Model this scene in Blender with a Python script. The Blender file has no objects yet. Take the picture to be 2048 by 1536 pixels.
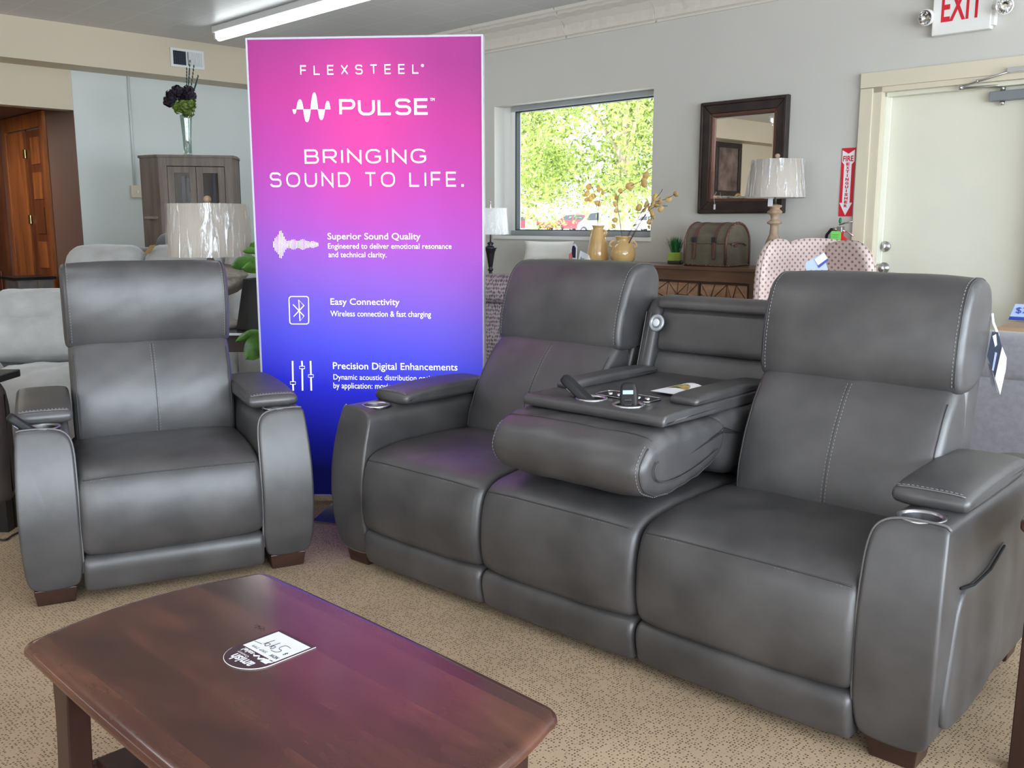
import bpy, bmesh, math, random
from math import sin, cos, pi, radians, sqrt
from mathutils import Vector, Matrix
rnd = random.Random(7)
SC = bpy.context.scene
COL = SC.collection

# ------------------------------------------------------------------ camera
F = 1880.0; HOR = 445.0; CX = 1024.0; CY = 768.0; H = 1.25
PITCH = math.atan((CY - HOR) / F)
cd = bpy.data.cameras.new('camera'); cam = bpy.data.objects.new('camera', cd); COL.objects.link(cam)
cam.location = (0, 0, H); cam.rotation_euler = (pi / 2 - PITCH, 0, 0)
cd.sensor_fit = 'HORIZONTAL'; cd.sensor_width = 36.0; cd.lens = 36.0 * F / 2048.0
cd.clip_start = 0.05; cd.clip_end = 400
SC.camera = cam

# ------------------------------------------------------------------ world, sun, window light, exposure
w = bpy.data.worlds.new('sky'); SC.world = w; w.use_nodes = True
nt = w.node_tree; bg = nt.nodes['Background']
bg.inputs[0].default_value = (0.84, 0.91, 1.0, 1); bg.inputs[1].default_value = 3.5
SC.view_settings.view_transform = 'Standard'; SC.view_settings.look = 'None'
SC.view_settings.exposure = 0.0; SC.view_settings.gamma = 1.0
SC.view_settings.use_curve_mapping = False
RW0 = Vector((-2.18, 10.69, 0)); RA = Vector((.70711, -.70711, 0)); RB = Vector((.70711, .70711, 0))
def rw(x, y, z=0): return RW0 + RA * x + RB * y + Vector((0, 0, z))
sd = bpy.data.lights.new('sun', 'SUN'); sd.energy = 13.0; sd.angle = 0.01; sd.color = (1, .95, .86)
sun = bpy.data.objects.new('sun', sd); COL.objects.link(sun)
sun.rotation_euler = (Vector((-.25, -.55, 1.0))).to_track_quat('Z', 'Y').to_euler()   # sun stands behind the camera, high
def area(name, loc, target, sx, sy, e, col):
    ld = bpy.data.lights.new(name, 'AREA'); ld.shape = 'RECTANGLE'; ld.size = sx; ld.size_y = sy
    ld.energy = e; ld.color = col
    o = bpy.data.objects.new(name, ld); COL.objects.link(o); o.location = loc
    o.rotation_euler = (Vector(loc) - Vector(target)).to_track_quat('Z', 'Y').to_euler()
    return o
# daylight entering through the storefront panes of the front wall (x = 12.6 in the room frame)
area('storefront_daylight', rw(12.75, -5.6, 1.5), rw(0, -5.6, 1.35), 9.0, 2.0, 800, (.80, .87, 1.0))
area('rear_window_daylight', rw(8.2, -10.85, 1.6), rw(8.2, 0, 1.3), 5.0, 1.8, 40, (.86, .93, 1.0))

# ------------------------------------------------------------------ helpers
def lin(c):
    c = c / 255.0
    return c / 12.92 if c <= .04045 else ((c + .055) / 1.055) ** 2.4
def rgb(r, g, b): return (lin(r), lin(g), lin(b), 1)

def ray(px, py):
    u = (px - CX) / F; v = (CY - py) / F
    return Vector((u, cos(PITCH) + v * sin(PITCH), -sin(PITCH) + v * cos(PITCH)))
class Fr:
    """a local frame on the floor; px() gives the point of one of its planes that a picture position falls on"""
    def __init__(s, o, ang):
        a = radians(ang); s.ang = a
        s.o = Vector((o[0], o[1], 0)); s.x = Vector((cos(a), sin(a), 0)); s.y = Vector((-sin(a), cos(a), 0))
    def px(s, px, py, x=None, y=None, z=None):
        r = ray(px, py); c = Vector((0, 0, H))
        if z is not None: t = (z - H) / r.z
        elif y is not None: t = (y - (c - s.o).dot(s.y)) / r.dot(s.y)
        else: t = (x - (c - s.o).dot(s.x)) / r.dot(s.x)
        q = c + t * r - s.o
        return Vector((q.dot(s.x), q.dot(s.y), q.z))
    def root(s, x, y, z=0): return s.o + s.x * x + s.y * y + Vector((0, 0, z))
R = Fr((-2.18, 10.69), -45)      # room: x along the window wall, y outwards through it
S = Fr((-.509, 3.266), -42.2)    # sofa
C = Fr((-1.565, 2.915), 26.6)    # recliner

def empty(name, loc, rz=0, label=None, cat=None, group=None, kind=None):
    o = bpy.data.objects.new(name, None); COL.objects.link(o); o.location = loc; o.rotation_euler = (0, 0, rz)
    o.empty_display_size = .1
    tag(o, label, cat, group, kind); return o
def tag(o, label=None, cat=None, group=None, kind=None):
    if label: o['label'] = label
    if cat: o['category'] = cat
    if group: o['group'] = group
    if kind: o['kind'] = kind
    return o

class MB:
    def __init__(s): s.v = []; s.f = []; s.sm = []
    def add(s, vs, fs, smooth=False, M=None):
        n = len(s.v)
        for p in vs:
            p = Vector(p)
            if M is not None: p = M @ p
            s.v.append(p)
        for f in fs: s.f.append([i + n for i in f]); s.sm.append(smooth)
        return s
    def box(s, a, b, M=None):
        x0, y0, z0 = a; x1, y1, z1 = b
        return s.add([(x0, y0, z0), (x1, y0, z0), (x1, y1, z0), (x0, y1, z0), (x0, y0, z1), (x1, y0, z1), (x1, y1, z1), (x0, y1, z1)],
                     [(3, 2, 1, 0), (4, 5, 6, 7), (0, 1, 5, 4), (1, 2, 6, 5), (2, 3, 7, 6), (3, 0, 4, 7)], False, M)
    def prism(s, poly, z0, z1, M=None, smooth=False):
        n = len(poly)
        vs = [(p[0], p[1], z0) for p in poly] + [(p[0], p[1], z1) for p in poly]
        fs = [tuple(range(n - 1, -1, -1)), tuple(range(n, 2 * n))]
        s.add(vs, fs, False, M)
        k = len(s.v) - 2 * n
        for i in range(n):
            j = (i + 1) % n; s.f.append([k + i, k + j, k + n + j, k + n + i]); s.sm.append(smooth)
        return s
    def lathe(s, prof, n=24, M=None, smooth=True, capb=True, capt=True):
        vs = []; fs = []
        for r, z in prof:
            for k in range(n):
                a = 2 * pi * k / n; vs.append((r * cos(a), r * sin(a), z))
        for i in range(len(prof) - 1):
            for k in range(n):
                j = (k + 1) % n; fs.append((i * n + k, i * n + j, (i + 1) * n + j, (i + 1) * n + k))
        s.add(vs, fs, smooth, M); b = len(s.v) - len(vs); m = len(prof) - 1
        if capb and prof[0][0] > 1e-5: s.f.append([b + k for k in range(n - 1, -1, -1)]); s.sm.append(False)
        if capt and prof[-1][0] > 1e-5: s.f.append([b + m * n + k for k in range(n)]); s.sm.append(False)
        return s
    def tube(s, pts, r, n=6, closed=False, smooth=True, M=None):
        pts = [Vector(p) for p in pts]; N = len(pts); vs = []; fs = []
        rr = r if isinstance(r, (list, tuple)) else [r] * N
        up = Vector((0, 0, 1)); prev = None
        for i, p in enumerate(pts):
            if closed: t = pts[(i + 1) % N] - pts[i - 1]
            else: t = pts[min(i + 1, N - 1)] - pts[max(i - 1, 0)]
            if t.length < 1e-9: t = Vector((0, 0, 1))
            t.normalize()
            if prev is None:
                a = up if abs(t.dot(up)) < .9 else Vector((1, 0, 0)); u = t.cross(a).normalized()
            else:
                u = prev - t * prev.dot(t)
                u = u.normalized() if u.length > 1e-6 else t.orthogonal().normalized()
            prev = u; q = t.cross(u)
            for k in range(n):
                a = 2 * pi * k / n; vs.append(p + (u * cos(a) + q * sin(a)) * rr[i])
        for i in range(N if closed else N - 1):
            i2 = (i + 1) % N
            for k in range(n):
                j = (k + 1) % n; fs.append((i * n + k, i * n + j, i2 * n + j, i2 * n + k))
        if not closed: fs += [tuple(range(n - 1, -1, -1)), tuple((N - 1) * n + k for k in range(n))]
        return s.add(vs, fs, smooth, M)
    def ball(s, c, r, n=12, m=8, M=None):
        rx, ry, rz = r if isinstance(r, (tuple, list)) else (r, r, r)
        vs = []; fs = []
        for i in range(m + 1):
            th = pi * i / m
            for k in range(n):
                a = 2 * pi * k / n
                vs.append((c[0] + rx * sin(th) * cos(a), c[1] + ry * sin(th) * sin(a), c[2] - rz * cos(th)))
        for i in range(m):
            for k in range(n):
                j = (k + 1) % n; fs.append((i * n + k, i * n + j, (i + 1) * n + j, (i + 1) * n + k))
        return s.add(vs, fs, True, M)
    def build(s, name, mat, parent=None, bevel=0, seg=2, loc=None, autos=False):
        me = bpy.data.meshes.new(name)
        me.from_pydata([tuple(v) for v in s.v], [], s.f); me.update()
        me.polygons.foreach_set('use_smooth', s.sm)
        if mat: me.materials.append(mat)
        if len(s.f) > 6:
            bm = bmesh.new(); bm.from_mesh(me); bmesh.ops.recalc_face_normals(bm, faces=bm.faces); bm.to_mesh(me); bm.free()
        o = bpy.data.objects.new(name, me); COL.objects.link(o)
        if parent: o.parent = parent
        if loc: o.location = loc
        if bevel:
            m = o.modifiers.new('bevel', 'BEVEL'); m.width = bevel; m.segments = seg; m.limit_method = 'ANGLE'; m.angle_limit = radians(35)
        return o

def chaikin(P, it=2, closed=True):
    P = [tuple(p) for p in P]
    for _ in range(it):
        Q = []; n = len(P)
        if not closed: Q.append(P[0])
        for i in range(n if closed else n - 1):
            a = P[i]; b = P[(i + 1) % n]
            Q.append(tuple(a[k] * .75 + b[k] * .25 for k in range(len(a)))); Q.append(tuple(a[k] * .25 + b[k] * .75 for k in range(len(a))))
        if not closed: Q.append(P[-1])
        P = Q
    return P

def resample(P, n, closed=True):
    P = [Vector(p) for p in P]
    if closed: P = P + [P[0]]
    L = [0]
    for i in range(1, len(P)): L.append(L[-1] + (P[i] - P[i - 1]).length)
    out = []; j = 0
    for k in range(n):
        t = L[-1] * k / (n if closed else n - 1)
        while j < len(L) - 2 and L[j + 1] < t: j += 1
        d = L[j + 1] - L[j]
        out.append(P[j].lerp(P[j + 1], 0 if d < 1e-9 else min(1, (t - L[j]) / d)))
    return out

class Pillow:
    """upholstered extrusion: closed profile in (a,b), swept along c from c0 to c1 with rounded ends and a crown.
    f(c,a,b) maps to 3-D; default c->x, a->y, b->z"""
    def __init__(s, prof, c0, c1, r=.03, crown=.008, f=None, it=2, n=72, mid=10, wr=0., seed=0):
        s.P = resample(chaikin(prof, it), n); s.c0 = c0; s.c1 = c1; s.r = r; s.crown = crown
        s.f = f or (lambda c, a, b: Vector((c, a, b)))
        area = sum(s.P[i].x * s.P[(i + 1) % n].y - s.P[(i + 1) % n].x * s.P[i].y for i in range(n))
        if area < 0: s.P.reverse()
        s.N = []
        for i in range(n):
            t = s.P[(i + 1) % n] - s.P[i - 1]; s.N.append(Vector((t.y, -t.x)).normalized())
        s.mid = mid; s.wr = wr; s.seed = seed
        s.cen = sum((p for p in s.P), Vector((0, 0))) / n
    def off(s, c):
        d = min(c - s.c0, s.c1 - c); r = s.r
        ins = r - sqrt(max(0, r * r - (r - d) ** 2)) if d < r else 0
        u = (c - s.c0) / (s.c1 - s.c0)
        return -ins + s.crown * (1 - (2 * u - 1) ** 4)
    def pt(s, c, i, out=0.):
        n = len(s.P); i0 = int(math.floor(i)) % n; fr = i - math.floor(i)
        p = s.P[i0].lerp(s.P[(i0 + 1) % n], fr); nn = s.N[i0].lerp(s.N[(i0 + 1) % n], fr)
        w = 0
        if s.wr: w = s.wr * (sin(c * 31 + i * .55 + s.seed) * sin(i * .23 + c * 7 + s.seed * 2))
        q = p + nn * (s.off(c) + out + w)
        return s.f(c, q.x, q.y)
    def near(s, a, b):
        return min(range(len(s.P)), key=lambda i: (s.P[i] - Vector((a, b))).length)
    def mesh(s, mb=None):
        mb = mb or MB(); n = len(s.P)
        K = 5; cs = [s.c0 + s.r * (1 - cos(pi / 2 * k / K)) for k in range(K + 1)]
        for k in range(1, s.mid): cs.append(s.c0 + s.r + (s.c1 - s.c0 - 2 * s.r) * k / s.mid)
        cs += [s.c1 - s.r * (1 - cos(pi / 2 * k / K)) for k in range(K, -1, -1)]
        vs = []; fs = []
        for c in cs:
            for i in range(n): vs.append(s.pt(c, i))
        for j in range(len(cs) - 1):
            for i in range(n):
                k = (i + 1) % n; fs.append((j * n + i, j * n + k, (j + 1) * n + k, (j + 1) * n + i))
        b0 = len(mb.v)
        # end caps: rings shrinking towards the centre of the profile
        for j, sg in ((0, 1), (len(cs) - 1, -1)):
            c = cs[j]; prevb = j * n
            ring = [s.P[i] + s.N[i] * (s.off(c)) for i in range(n)]
            cen = sum(ring, Vector((0, 0))) / n
            for q in (.96, .8, .6, .4, .2):
                base = len(vs)
                for i in range(n):
                    p = cen + (ring[i] - cen) * q; vs.append(s.f(c, p.x, p.y))
                for i in range(n):
                    k = (i + 1) % n; t = (prevb + i, base + i, base + k, prevb + k); fs.append(t if sg > 0 else t[::-1])
                prevb = base
            vs.append(s.f(c, cen.x, cen.y)); m = len(vs) - 1
            for i in range(n):
                k = (i + 1) % n; t = (prevb + i, m, prevb + k); fs.append(t if sg > 0 else t[::-1])
        mb.add(vs, fs, True)
        return mb

# ------------------------------------------------------------------ materials
def mat(name, col, rough=.5, metal=0, bump=0, bscale=200, var=.0, vscale=4, spec=.5, coat=0, trans=0, alpha=1, emis=None, estr=0, detail=3, sheen=0):
    m = bpy.data.materials.new(name); m.use_nodes = True; nt = m.node_tree; N = nt.nodes; L = nt.links
    b = N['Principled BSDF']
    b.inputs['Base Color'].default_value = col; b.inputs['Roughness'].default_value = rough; b.inputs['Metallic'].default_value = metal
    b.inputs['Specular IOR Level'].default_value = spec; b.inputs['Coat Weight'].default_value = coat
    b.inputs['Transmission Weight'].default_value = trans; b.inputs['Alpha'].default_value = alpha
    b.inputs['Sheen Weight'].default_value = sheen
    if emis: b.inputs['Emission Color'].default_value = emis; b.inputs['Emission Strength'].default_value = estr
    tc = N.new('ShaderNodeTexCoord')
    nz = N.new('ShaderNodeTexNoise'); nz.inputs['Scale'].default_value = vscale; nz.inputs['Detail'].default_value = detail
    L.new(tc.outputs['Object'], nz.inputs['Vector'])
    if var > 0:
        mx = N.new('ShaderNodeMix'); mx.data_type = 'RGBA'
        mx.inputs[6].default_value = tuple(c * (1 - var) for c in col[:3]) + (1,)
        mx.inputs[7].default_value = tuple(min(1, c * (1 + var)) for c in col[:3]) + (1,)
        rp = N.new('ShaderNodeMapRange'); rp.inputs[1].default_value = .3; rp.inputs[2].default_value = .7
        L.new(nz.outputs['Fac'], rp.inputs[0]); L.new(rp.outputs[0], mx.inputs[0]); L.new(mx.outputs[2], b.inputs['Base Color'])
    if bump > 0:
        n2 = N.new('ShaderNodeTexNoise'); n2.inputs['Scale'].default_value = bscale; n2.inputs['Detail'].default_value = 4
        L.new(tc.outputs['Object'], n2.inputs['Vector'])
        bp = N.new('ShaderNodeBump'); bp.inputs['Strength'].default_value = bump; bp.inputs['Distance'].default_value = .002
        L.new(n2.outputs['Fac'], bp.inputs['Height']); L.new(bp.outputs[0], b.inputs['Normal'])
    return m
def emit(name, col, s):
    m = bpy.data.materials.new(name); m.use_nodes = True; N = m.node_tree.nodes; N.clear()
    e = N.new('ShaderNodeEmission'); e.inputs[0].default_value = col; e.inputs[1].default_value = s
    o = N.new('ShaderNodeOutputMaterial'); m.node_tree.links.new(e.outputs[0], o.inputs[0]); return m

def wood(name, c1, c2, rough=.4, axis=0, scale=6, stretch=12, coat=0, planks=0, spec=.5, c3=None, bump=.15):
    m = bpy.data.materials.new(name); m.use_nodes = True; nt = m.node_tree; N = nt.nodes; L = nt.links; b = N['Principled BSDF']
    b.inputs['Roughness'].default_value = rough; b.inputs['Coat Weight'].default_value = coat; b.inputs['Coat Roughness'].default_value = .12
    b.inputs['Specular IOR Level'].default_value = spec
    tc = N.new('ShaderNodeTexCoord'); mp = N.new('ShaderNodeMapping')
    sc = [scale] * 3; sc[axis] = scale / stretch; mp.inputs['Scale'].default_value = sc
    L.new(tc.outputs['Object'], mp.inputs['Vector'])
    nz = N.new('ShaderNodeTexNoise'); nz.inputs['Scale'].default_value = 2.0; nz.inputs['Detail'].default_value = 6; nz.inputs['Distortion'].default_value = .5
    vec = mp.outputs[0]
    if planks:
        br = N.new('ShaderNodeSeparateXYZ'); L.new(tc.outputs['Object'], br.inputs[0])
        ax = [0, 1, 2][(axis + 1) % 3] if axis == 0 else 0
        mm = N.new('ShaderNodeMath'); mm.operation = 'MULTIPLY'; mm.inputs[1].default_value = planks; L.new(br.outputs[ax], mm.inputs[0])
        fl = N.new('ShaderNodeMath'); fl.operation = 'FLOOR'; L.new(mm.outputs[0], fl.inputs[0])
        m3 = N.new('ShaderNodeMath'); m3.operation = 'MULTIPLY'; m3.inputs[1].default_value = 7.31; L.new(fl.outputs[0], m3.inputs[0])
        cb = N.new('ShaderNodeCombineXYZ'); L.new(m3.outputs[0], cb.inputs[0]); L.new(m3.outputs[0], cb.inputs[2])
        ad = N.new('ShaderNodeVectorMath'); ad.operation = 'ADD'; L.new(mp.outputs[0], ad.inputs[0]); L.new(cb.outputs[0], ad.inputs[1]); vec = ad.outputs[0]
    L.new(vec, nz.inputs['Vector'])
    cr = N.new('ShaderNodeValToRGB'); cr.color_ramp.elements[0].position = .25; cr.color_ramp.elements[1].position = .78
    cr.color_ramp.elements[0].color = c1; cr.color_ramp.elements[1].color = c2
    if c3: e = cr.color_ramp.elements.new(.5); e.color = c3
    L.new(nz.outputs['Fac'], cr.inputs[0])
    n2 = N.new('ShaderNodeTexNoise'); n2.inputs['Scale'].default_value = 14; n2.inputs['Detail'].default_value = 3; L.new(vec, n2.inputs['Vector'])
    mx = N.new('ShaderNodeMix'); mx.data_type = 'RGBA'; mx.blend_type = 'MULTIPLY'; mx.inputs[0].default_value = .35
    L.new(cr.outputs[0], mx.inputs[6]); L.new(n2.outputs['Fac'], mx.inputs[7]); L.new(mx.outputs[2], b.inputs['Base Color'])
    bp = N.new('ShaderNodeBump'); bp.inputs['Strength'].default_value = bump; bp.inputs['Distance'].default_value = .001
    L.new(n2.outputs['Fac'], bp.inputs['Height']); L.new(bp.outputs[0], b.inputs['Normal'])
    return m

def leather_mat():
    m = bpy.data.materials.new('grey_leather'); m.use_nodes = True; nt = m.node_tree; N = nt.nodes; L = nt.links; b = N['Principled BSDF']
    tc = N.new('ShaderNodeTexCoord')
    n1 = N.new('ShaderNodeTexNoise'); n1.inputs['Scale'].default_value = 5.5; n1.inputs['Detail'].default_value = 5; L.new(tc.outputs['Object'], n1.inputs['Vector'])
    cr = N.new('ShaderNodeValToRGB'); cr.color_ramp.elements[0].position = .32; cr.color_ramp.elements[1].position = .72
    cr.color_ramp.elements[0].color = rgb(54, 53, 54); cr.color_ramp.elements[1].color = rgb(79, 77, 77)
    L.new(n1.outputs['Fac'], cr.inputs[0]); L.new(cr.outputs[0], b.inputs['Base Color'])
    b.inputs['Roughness'].default_value = .41; b.inputs['Specular IOR Level'].default_value = .75
    v = N.new('ShaderNodeTexVoronoi'); v.inputs['Scale'].default_value = 480; L.new(tc.outputs['Object'], v.inputs['Vector'])
    n3 = N.new('ShaderNodeTexNoise'); n3.inputs['Scale'].default_value = 16; n3.inputs['Detail'].default_value = 2; L.new(tc.outputs['Object'], n3.inputs['Vector'])
    b1 = N.new('ShaderNodeBump'); b1.inputs['Strength'].default_value = .12; b1.inputs['Distance'].default_value = .001; L.new(v.outputs['Distance'], b1.inputs['Height'])
    b2 = N.new('ShaderNodeBump'); b2.inputs['Strength'].default_value = .16; b2.inputs['Distance'].default_value = .004; L.new(n3.outputs['Fac'], b2.inputs['Height'])
    L.new(b1.outputs[0], b2.inputs['Normal']); L.new(b2.outputs[0], b.inputs['Normal'])
    return m

def dotted(name, base, dot, scale, thr, vec_scale=(1, 1, 1), rough=.9, bump=.5, var=None, rand=1.0):
    m = bpy.data.materials.new(name); m.use_nodes = True; nt = m.node_tree; N = nt.nodes; L = nt.links; b = N['Principled BSDF']
    tc = N.new('ShaderNodeTexCoord'); mp = N.new('ShaderNodeMapping'); mp.inputs['Scale'].default_value = vec_scale; L.new(tc.outputs['Object'], mp.inputs[0])
    v = N.new('ShaderNodeTexVoronoi'); v.inputs['Scale'].default_value = scale; v.inputs['Randomness'].default_value = rand; L.new(mp.outputs[0], v.inputs['Vector'])
    cr = N.new('ShaderNodeValToRGB'); cr.color_ramp.elements[0].position = thr; cr.color_ramp.elements[1].position = thr + .12
    cr.color_ramp.elements[0].color = dot; cr.color_ramp.elements[1].color = base
    L.new(v.outputs['Distance'], cr.inputs[0])
    nz = N.new('ShaderNodeTexNoise'); nz.inputs['Scale'].default_value = 3; nz.inputs['Detail'].default_value = 8; L.new(tc.outputs['Object'], nz.inputs['Vector'])
    mr = N.new('ShaderNodeMapRange'); mr.inputs[1].default_value = .3; mr.inputs[2].default_value = .7; mr.inputs[3].default_value = .86; mr.inputs[4].default_value = 1.1; L.new(nz.outputs['Fac'], mr.inputs[0])
    mx = N.new('ShaderNodeVectorMath'); mx.operation = 'SCALE'; L.new(cr.outputs[0], mx.inputs[0]); L.new(mr.outputs[0], mx.inputs['Scale'])
    L.new(mx.outputs[0], b.inputs['Base Color']); b.inputs['Roughness'].default_value = rough; b.inputs['Specular IOR Level'].default_value = .2
    bp = N.new('ShaderNodeBump'); bp.inputs['Strength'].default_value = bump; bp.inputs['Distance'].default_value = .003; L.new(cr.outputs[0], bp.inputs['Height']); L.new(bp.outputs[0], b.inputs['Normal'])
    return m

M = {}
M['leather'] = leather_mat()
M['seam'] = mat('seam_dark', rgb(60, 59, 58), .55)
M['piping'] = mat('leather_piping', rgb(104, 103, 103), .4)
M['stitch'] = mat('pale_thread', rgb(128, 128, 130), .7)
M['gap'] = mat('black_fabric_and_gap', rgb(18, 18, 19), .9)
M['carpet'] = dotted('carpet', rgb(172, 150, 124), rgb(92, 74, 58), 118, .22, (1, .9, 0), .95, .6, rand=.4)
M['wall'] = mat('painted_wall', rgb(202, 200, 194), .6, bump=.05, bscale=300, var=.015, vscale=1.5)
M['wall_cool'] = mat('painted_wall_cool', rgb(206, 213, 210), .6, bump=.05, bscale=300)
M['beige'] = mat('beige_paint', rgb(202, 190, 168), .6, bump=.05, bscale=300)
M['trim'] = mat('cream_trim_paint', rgb(214, 206, 184), .45, bump=.03)
M['door'] = mat('cream_door_paint', rgb(222, 221, 205), .4, bump=.02, bscale=60, var=.02)
M['brown'] = mat('brown_wall_paint', rgb(118, 92, 82), .6)
M['white'] = mat('white_plastic', rgb(232, 232, 228), .4)
M['whitem'] = mat('white_enamel', rgb(220, 222, 222), .3)
M['black'] = mat('black_metal', rgb(20, 20, 22), .35)
M['blackmat'] = mat('matt_black', rgb(22, 22, 24), .6)
M['chrome'] = mat('chrome', rgb(220, 220, 222), .12, 1)
M['steel'] = mat('brushed_steel', rgb(190, 190, 192), .28, 1)
M['alu'] = mat('grey_aluminium', rgb(184, 190, 196), .4, .6)
M['darkalu'] = mat('dark_gasket', rgb(38, 48, 56), .5)
M['brass'] = mat('brass', rgb(226, 200, 120), .25, 1)
M['red'] = mat('red_enamel', rgb(205, 25, 35), .3)
M['signred'] = mat('sign_red', rgb(212, 32, 52), .4)
M['signwhite'] = mat('sign_white', rgb(236, 236, 240), .4)
M['paper'] = mat('white_paper', rgb(236, 238, 242), .6)
M['ink'] = mat('black_ink', rgb(28, 26, 28), .6)
M['cherry'] = wood('cherry_wood', rgb(56, 34, 29), rgb(118, 74, 55), .24, axis=0, scale=3.5, stretch=3.0, planks=9, c3=rgb(84, 50, 40), coat=.35, bump=0)
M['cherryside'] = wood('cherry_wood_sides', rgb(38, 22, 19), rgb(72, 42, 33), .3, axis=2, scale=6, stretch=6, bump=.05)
M['feet'] = wood('dark_walnut_feet', rgb(40, 24, 20), rgb(76, 48, 38), .35, axis=0, scale=10, stretch=5)
M['walnut'] = wood('walnut', rgb(88, 62, 48), rgb(156, 116, 88), .35, axis=0, scale=5, stretch=8)
M['walnutlight'] = wood('carved_walnut', rgb(150, 110, 84), rgb(206, 164, 132), .5, axis=0, scale=9, stretch=3)
M['walnutdark'] = mat('walnut_groove', rgb(66, 44, 34), .6)
M['pine'] = wood('orange_pine', rgb(120, 62, 26), rgb(196, 118, 58), .3, axis=2, scale=7, stretch=9, coat=.2)
M['pinedark'] = wood('dark_pine', rgb(84, 42, 22), rgb(140, 78, 42), .35, axis=2, scale=8, stretch=8)
M['greywood'] = wood('grey_weathered_wood', rgb(98, 86, 80), rgb(142, 130, 122), .6, axis=2, scale=8, stretch=9)
M['oak'] = wood('oak_top', rgb(176, 138, 104), rgb(206, 170, 132), .45, axis=0, scale=6, stretch=9)
M['whitewash'] = wood('whitewashed_wood', rgb(150, 140, 126), rgb(206, 198, 186), .6, axis=0, scale=9, stretch=3)
M['lampwood'] = wood('bleached_wood', rgb(150, 122, 94), rgb(206, 182, 152), .55, axis=2, scale=14, stretch=4)
M['closer'] = mat('closer_grey', rgb(132, 136, 142), .35, .3)
M['pewter'] = mat('pewter', rgb(70, 72, 78), .3, .8)
M['ceramic'] = mat('ochre_glaze', rgb(214, 176, 116), .18, var=.12, vscale=9, coat=.6)
M['potgreen'] = mat('green_glaze', rgb(150, 172, 60), .2, coat=.5)
M['potdark'] = mat('dark_glaze', rgb(40, 40, 34), .3)
M['grass'] = mat('faux_grass', rgb(38, 120, 62), .5, var=.4, vscale=60)
M['leaf'] = mat('fiddle_leaf', rgb(84, 130, 54), .35, var=.5, vscale=18)
M['dryleaf'] = mat('dried_leaf', rgb(242, 218, 162), .55, var=.15, vscale=30)
_n = M['dryleaf'].node_tree; _b = _n.nodes['Principled BSDF']; _t = _n.nodes.new('ShaderNodeBsdfTranslucent'); _t.inputs[0].default_value = rgb(252, 226, 164)
_m = _n.nodes.new('ShaderNodeMixShader'); _m.inputs[0].default_value = .5; _n.links.new(_b.outputs[0], _m.inputs[1]); _n.links.new(_t.outputs[0], _m.inputs[2]); _n.links.new(_m.outputs[0], _n.nodes['Material Output'].inputs[0])
M['twig'] = mat('twig', rgb(92, 74, 60), .7)
M['darkflower'] = mat('dark_plum_petals', rgb(36, 24, 40), .7, var=.5, vscale=60)
M['greenflower'] = mat('green_foliage', rgb(96, 118, 44), .6, var=.4, vscale=40)
M['chestgrey'] = mat('grey_green_crocodile', rgb(98, 90, 74), .45, bump=.6, bscale=60, var=.15, vscale=20)
M['chestbrown'] = mat('red_brown_leather', rgb(92, 60, 52), .4, bump=.3)
M['plush'] = mat('light_grey_plush', rgb(172, 172, 170), .95, bump=.5, bscale=60, var=.12, vscale=9, sheen=.5)
M['plushdark'] = mat('dark_grey_plush', rgb(92, 92, 98), .95, bump=.4, bscale=60, var=.1, vscale=9, sheen=.4)
M['greyfabric'] = mat('grey_fabric', rgb(128, 126, 132), .95, bump=.6, bscale=260, var=.09, vscale=40, sheen=.4)
M['brownfab'] = mat('brown_fabric', rgb(74, 64, 60), .9, bump=.4, bscale=100, var=.2, vscale=5)
M['woven'] = dotted('woven_fabric', rgb(176, 162, 166), rgb(104, 90, 98), 95, .33, (1, 0, .5), .9, .9, rand=.35)
M['wingfab'] = dotted('dotted_fabric', rgb(216, 198, 192), rgb(152, 122, 120), 44, .18, (1, 0, .8), .9, .2, rand=0)
M['wingfab'].node_tree.nodes['Mapping'].inputs['Rotation'].default_value = (0, radians(45), 0)
M['cream'] = mat('cream_linen', rgb(222, 220, 214), .9, bump=.6, bscale=300)
M['mirrorframe'] = mat('dark_bronze_frame', rgb(52, 42, 40), .4, .2, bump=.6, bscale=25, var=.3, vscale=12)
M['mirrorbead'] = mat('copper_bead', rgb(104, 72, 60), .4, .5, bump=1, bscale=160)
M['mirror'] = mat('mirror_glass', (.9, .9, .88, 1), .01, 1)
M['crown'] = mat('painted_pressed_tin', rgb(214, 208, 198), .5, bump=1., bscale=18)
M['blue'] = mat('blue_print', rgb(52, 70, 160), .5)
M['paleblue'] = mat('pale_blue_card', rgb(176, 196, 236), .5)
M['gold'] = mat('gold_print', rgb(176, 154, 84), .5, var=.4, vscale=60)
M['tagdark'] = mat('dark_blue_tag', rgb(62, 70, 90), .4)
M['tagbrown'] = mat('tan_tag', rgb(150, 120, 80), .6)
M['limegreen'] = mat('lime_tag', rgb(132, 226, 110), .5)
M['greencap'] = mat('green_seal', rgb(20, 130, 80), .4)
M['picture'] = mat('picture_print', rgb(110, 92, 86), .3, var=.6, vscale=5)
M['asphalt'] = mat('pale_concrete_lot', rgb(206, 204, 198), .9, var=.08, vscale=.5)
M['carred'] = mat('car_red', rgb(176, 22, 40), .2, coat=.8)
M['carwhite'] = mat('car_white', rgb(228, 230, 232), .2, coat=.8)
M['cardark'] = mat('car_glass', rgb(60, 66, 76), .08)
M['tyre'] = mat('tyre_rubber', rgb(40, 42, 48), .8)
M['bark'] = mat('pale_bark', rgb(190, 178, 160), .9, bump=1, bscale=14, var=.35, vscale=9)
M['crownleaf'] = mat('tree_leaves', rgb(150, 172, 84), .5, var=.85, vscale=6)
M['outwall'] = mat('exterior_stucco', rgb(190, 186, 178), .9)
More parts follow.
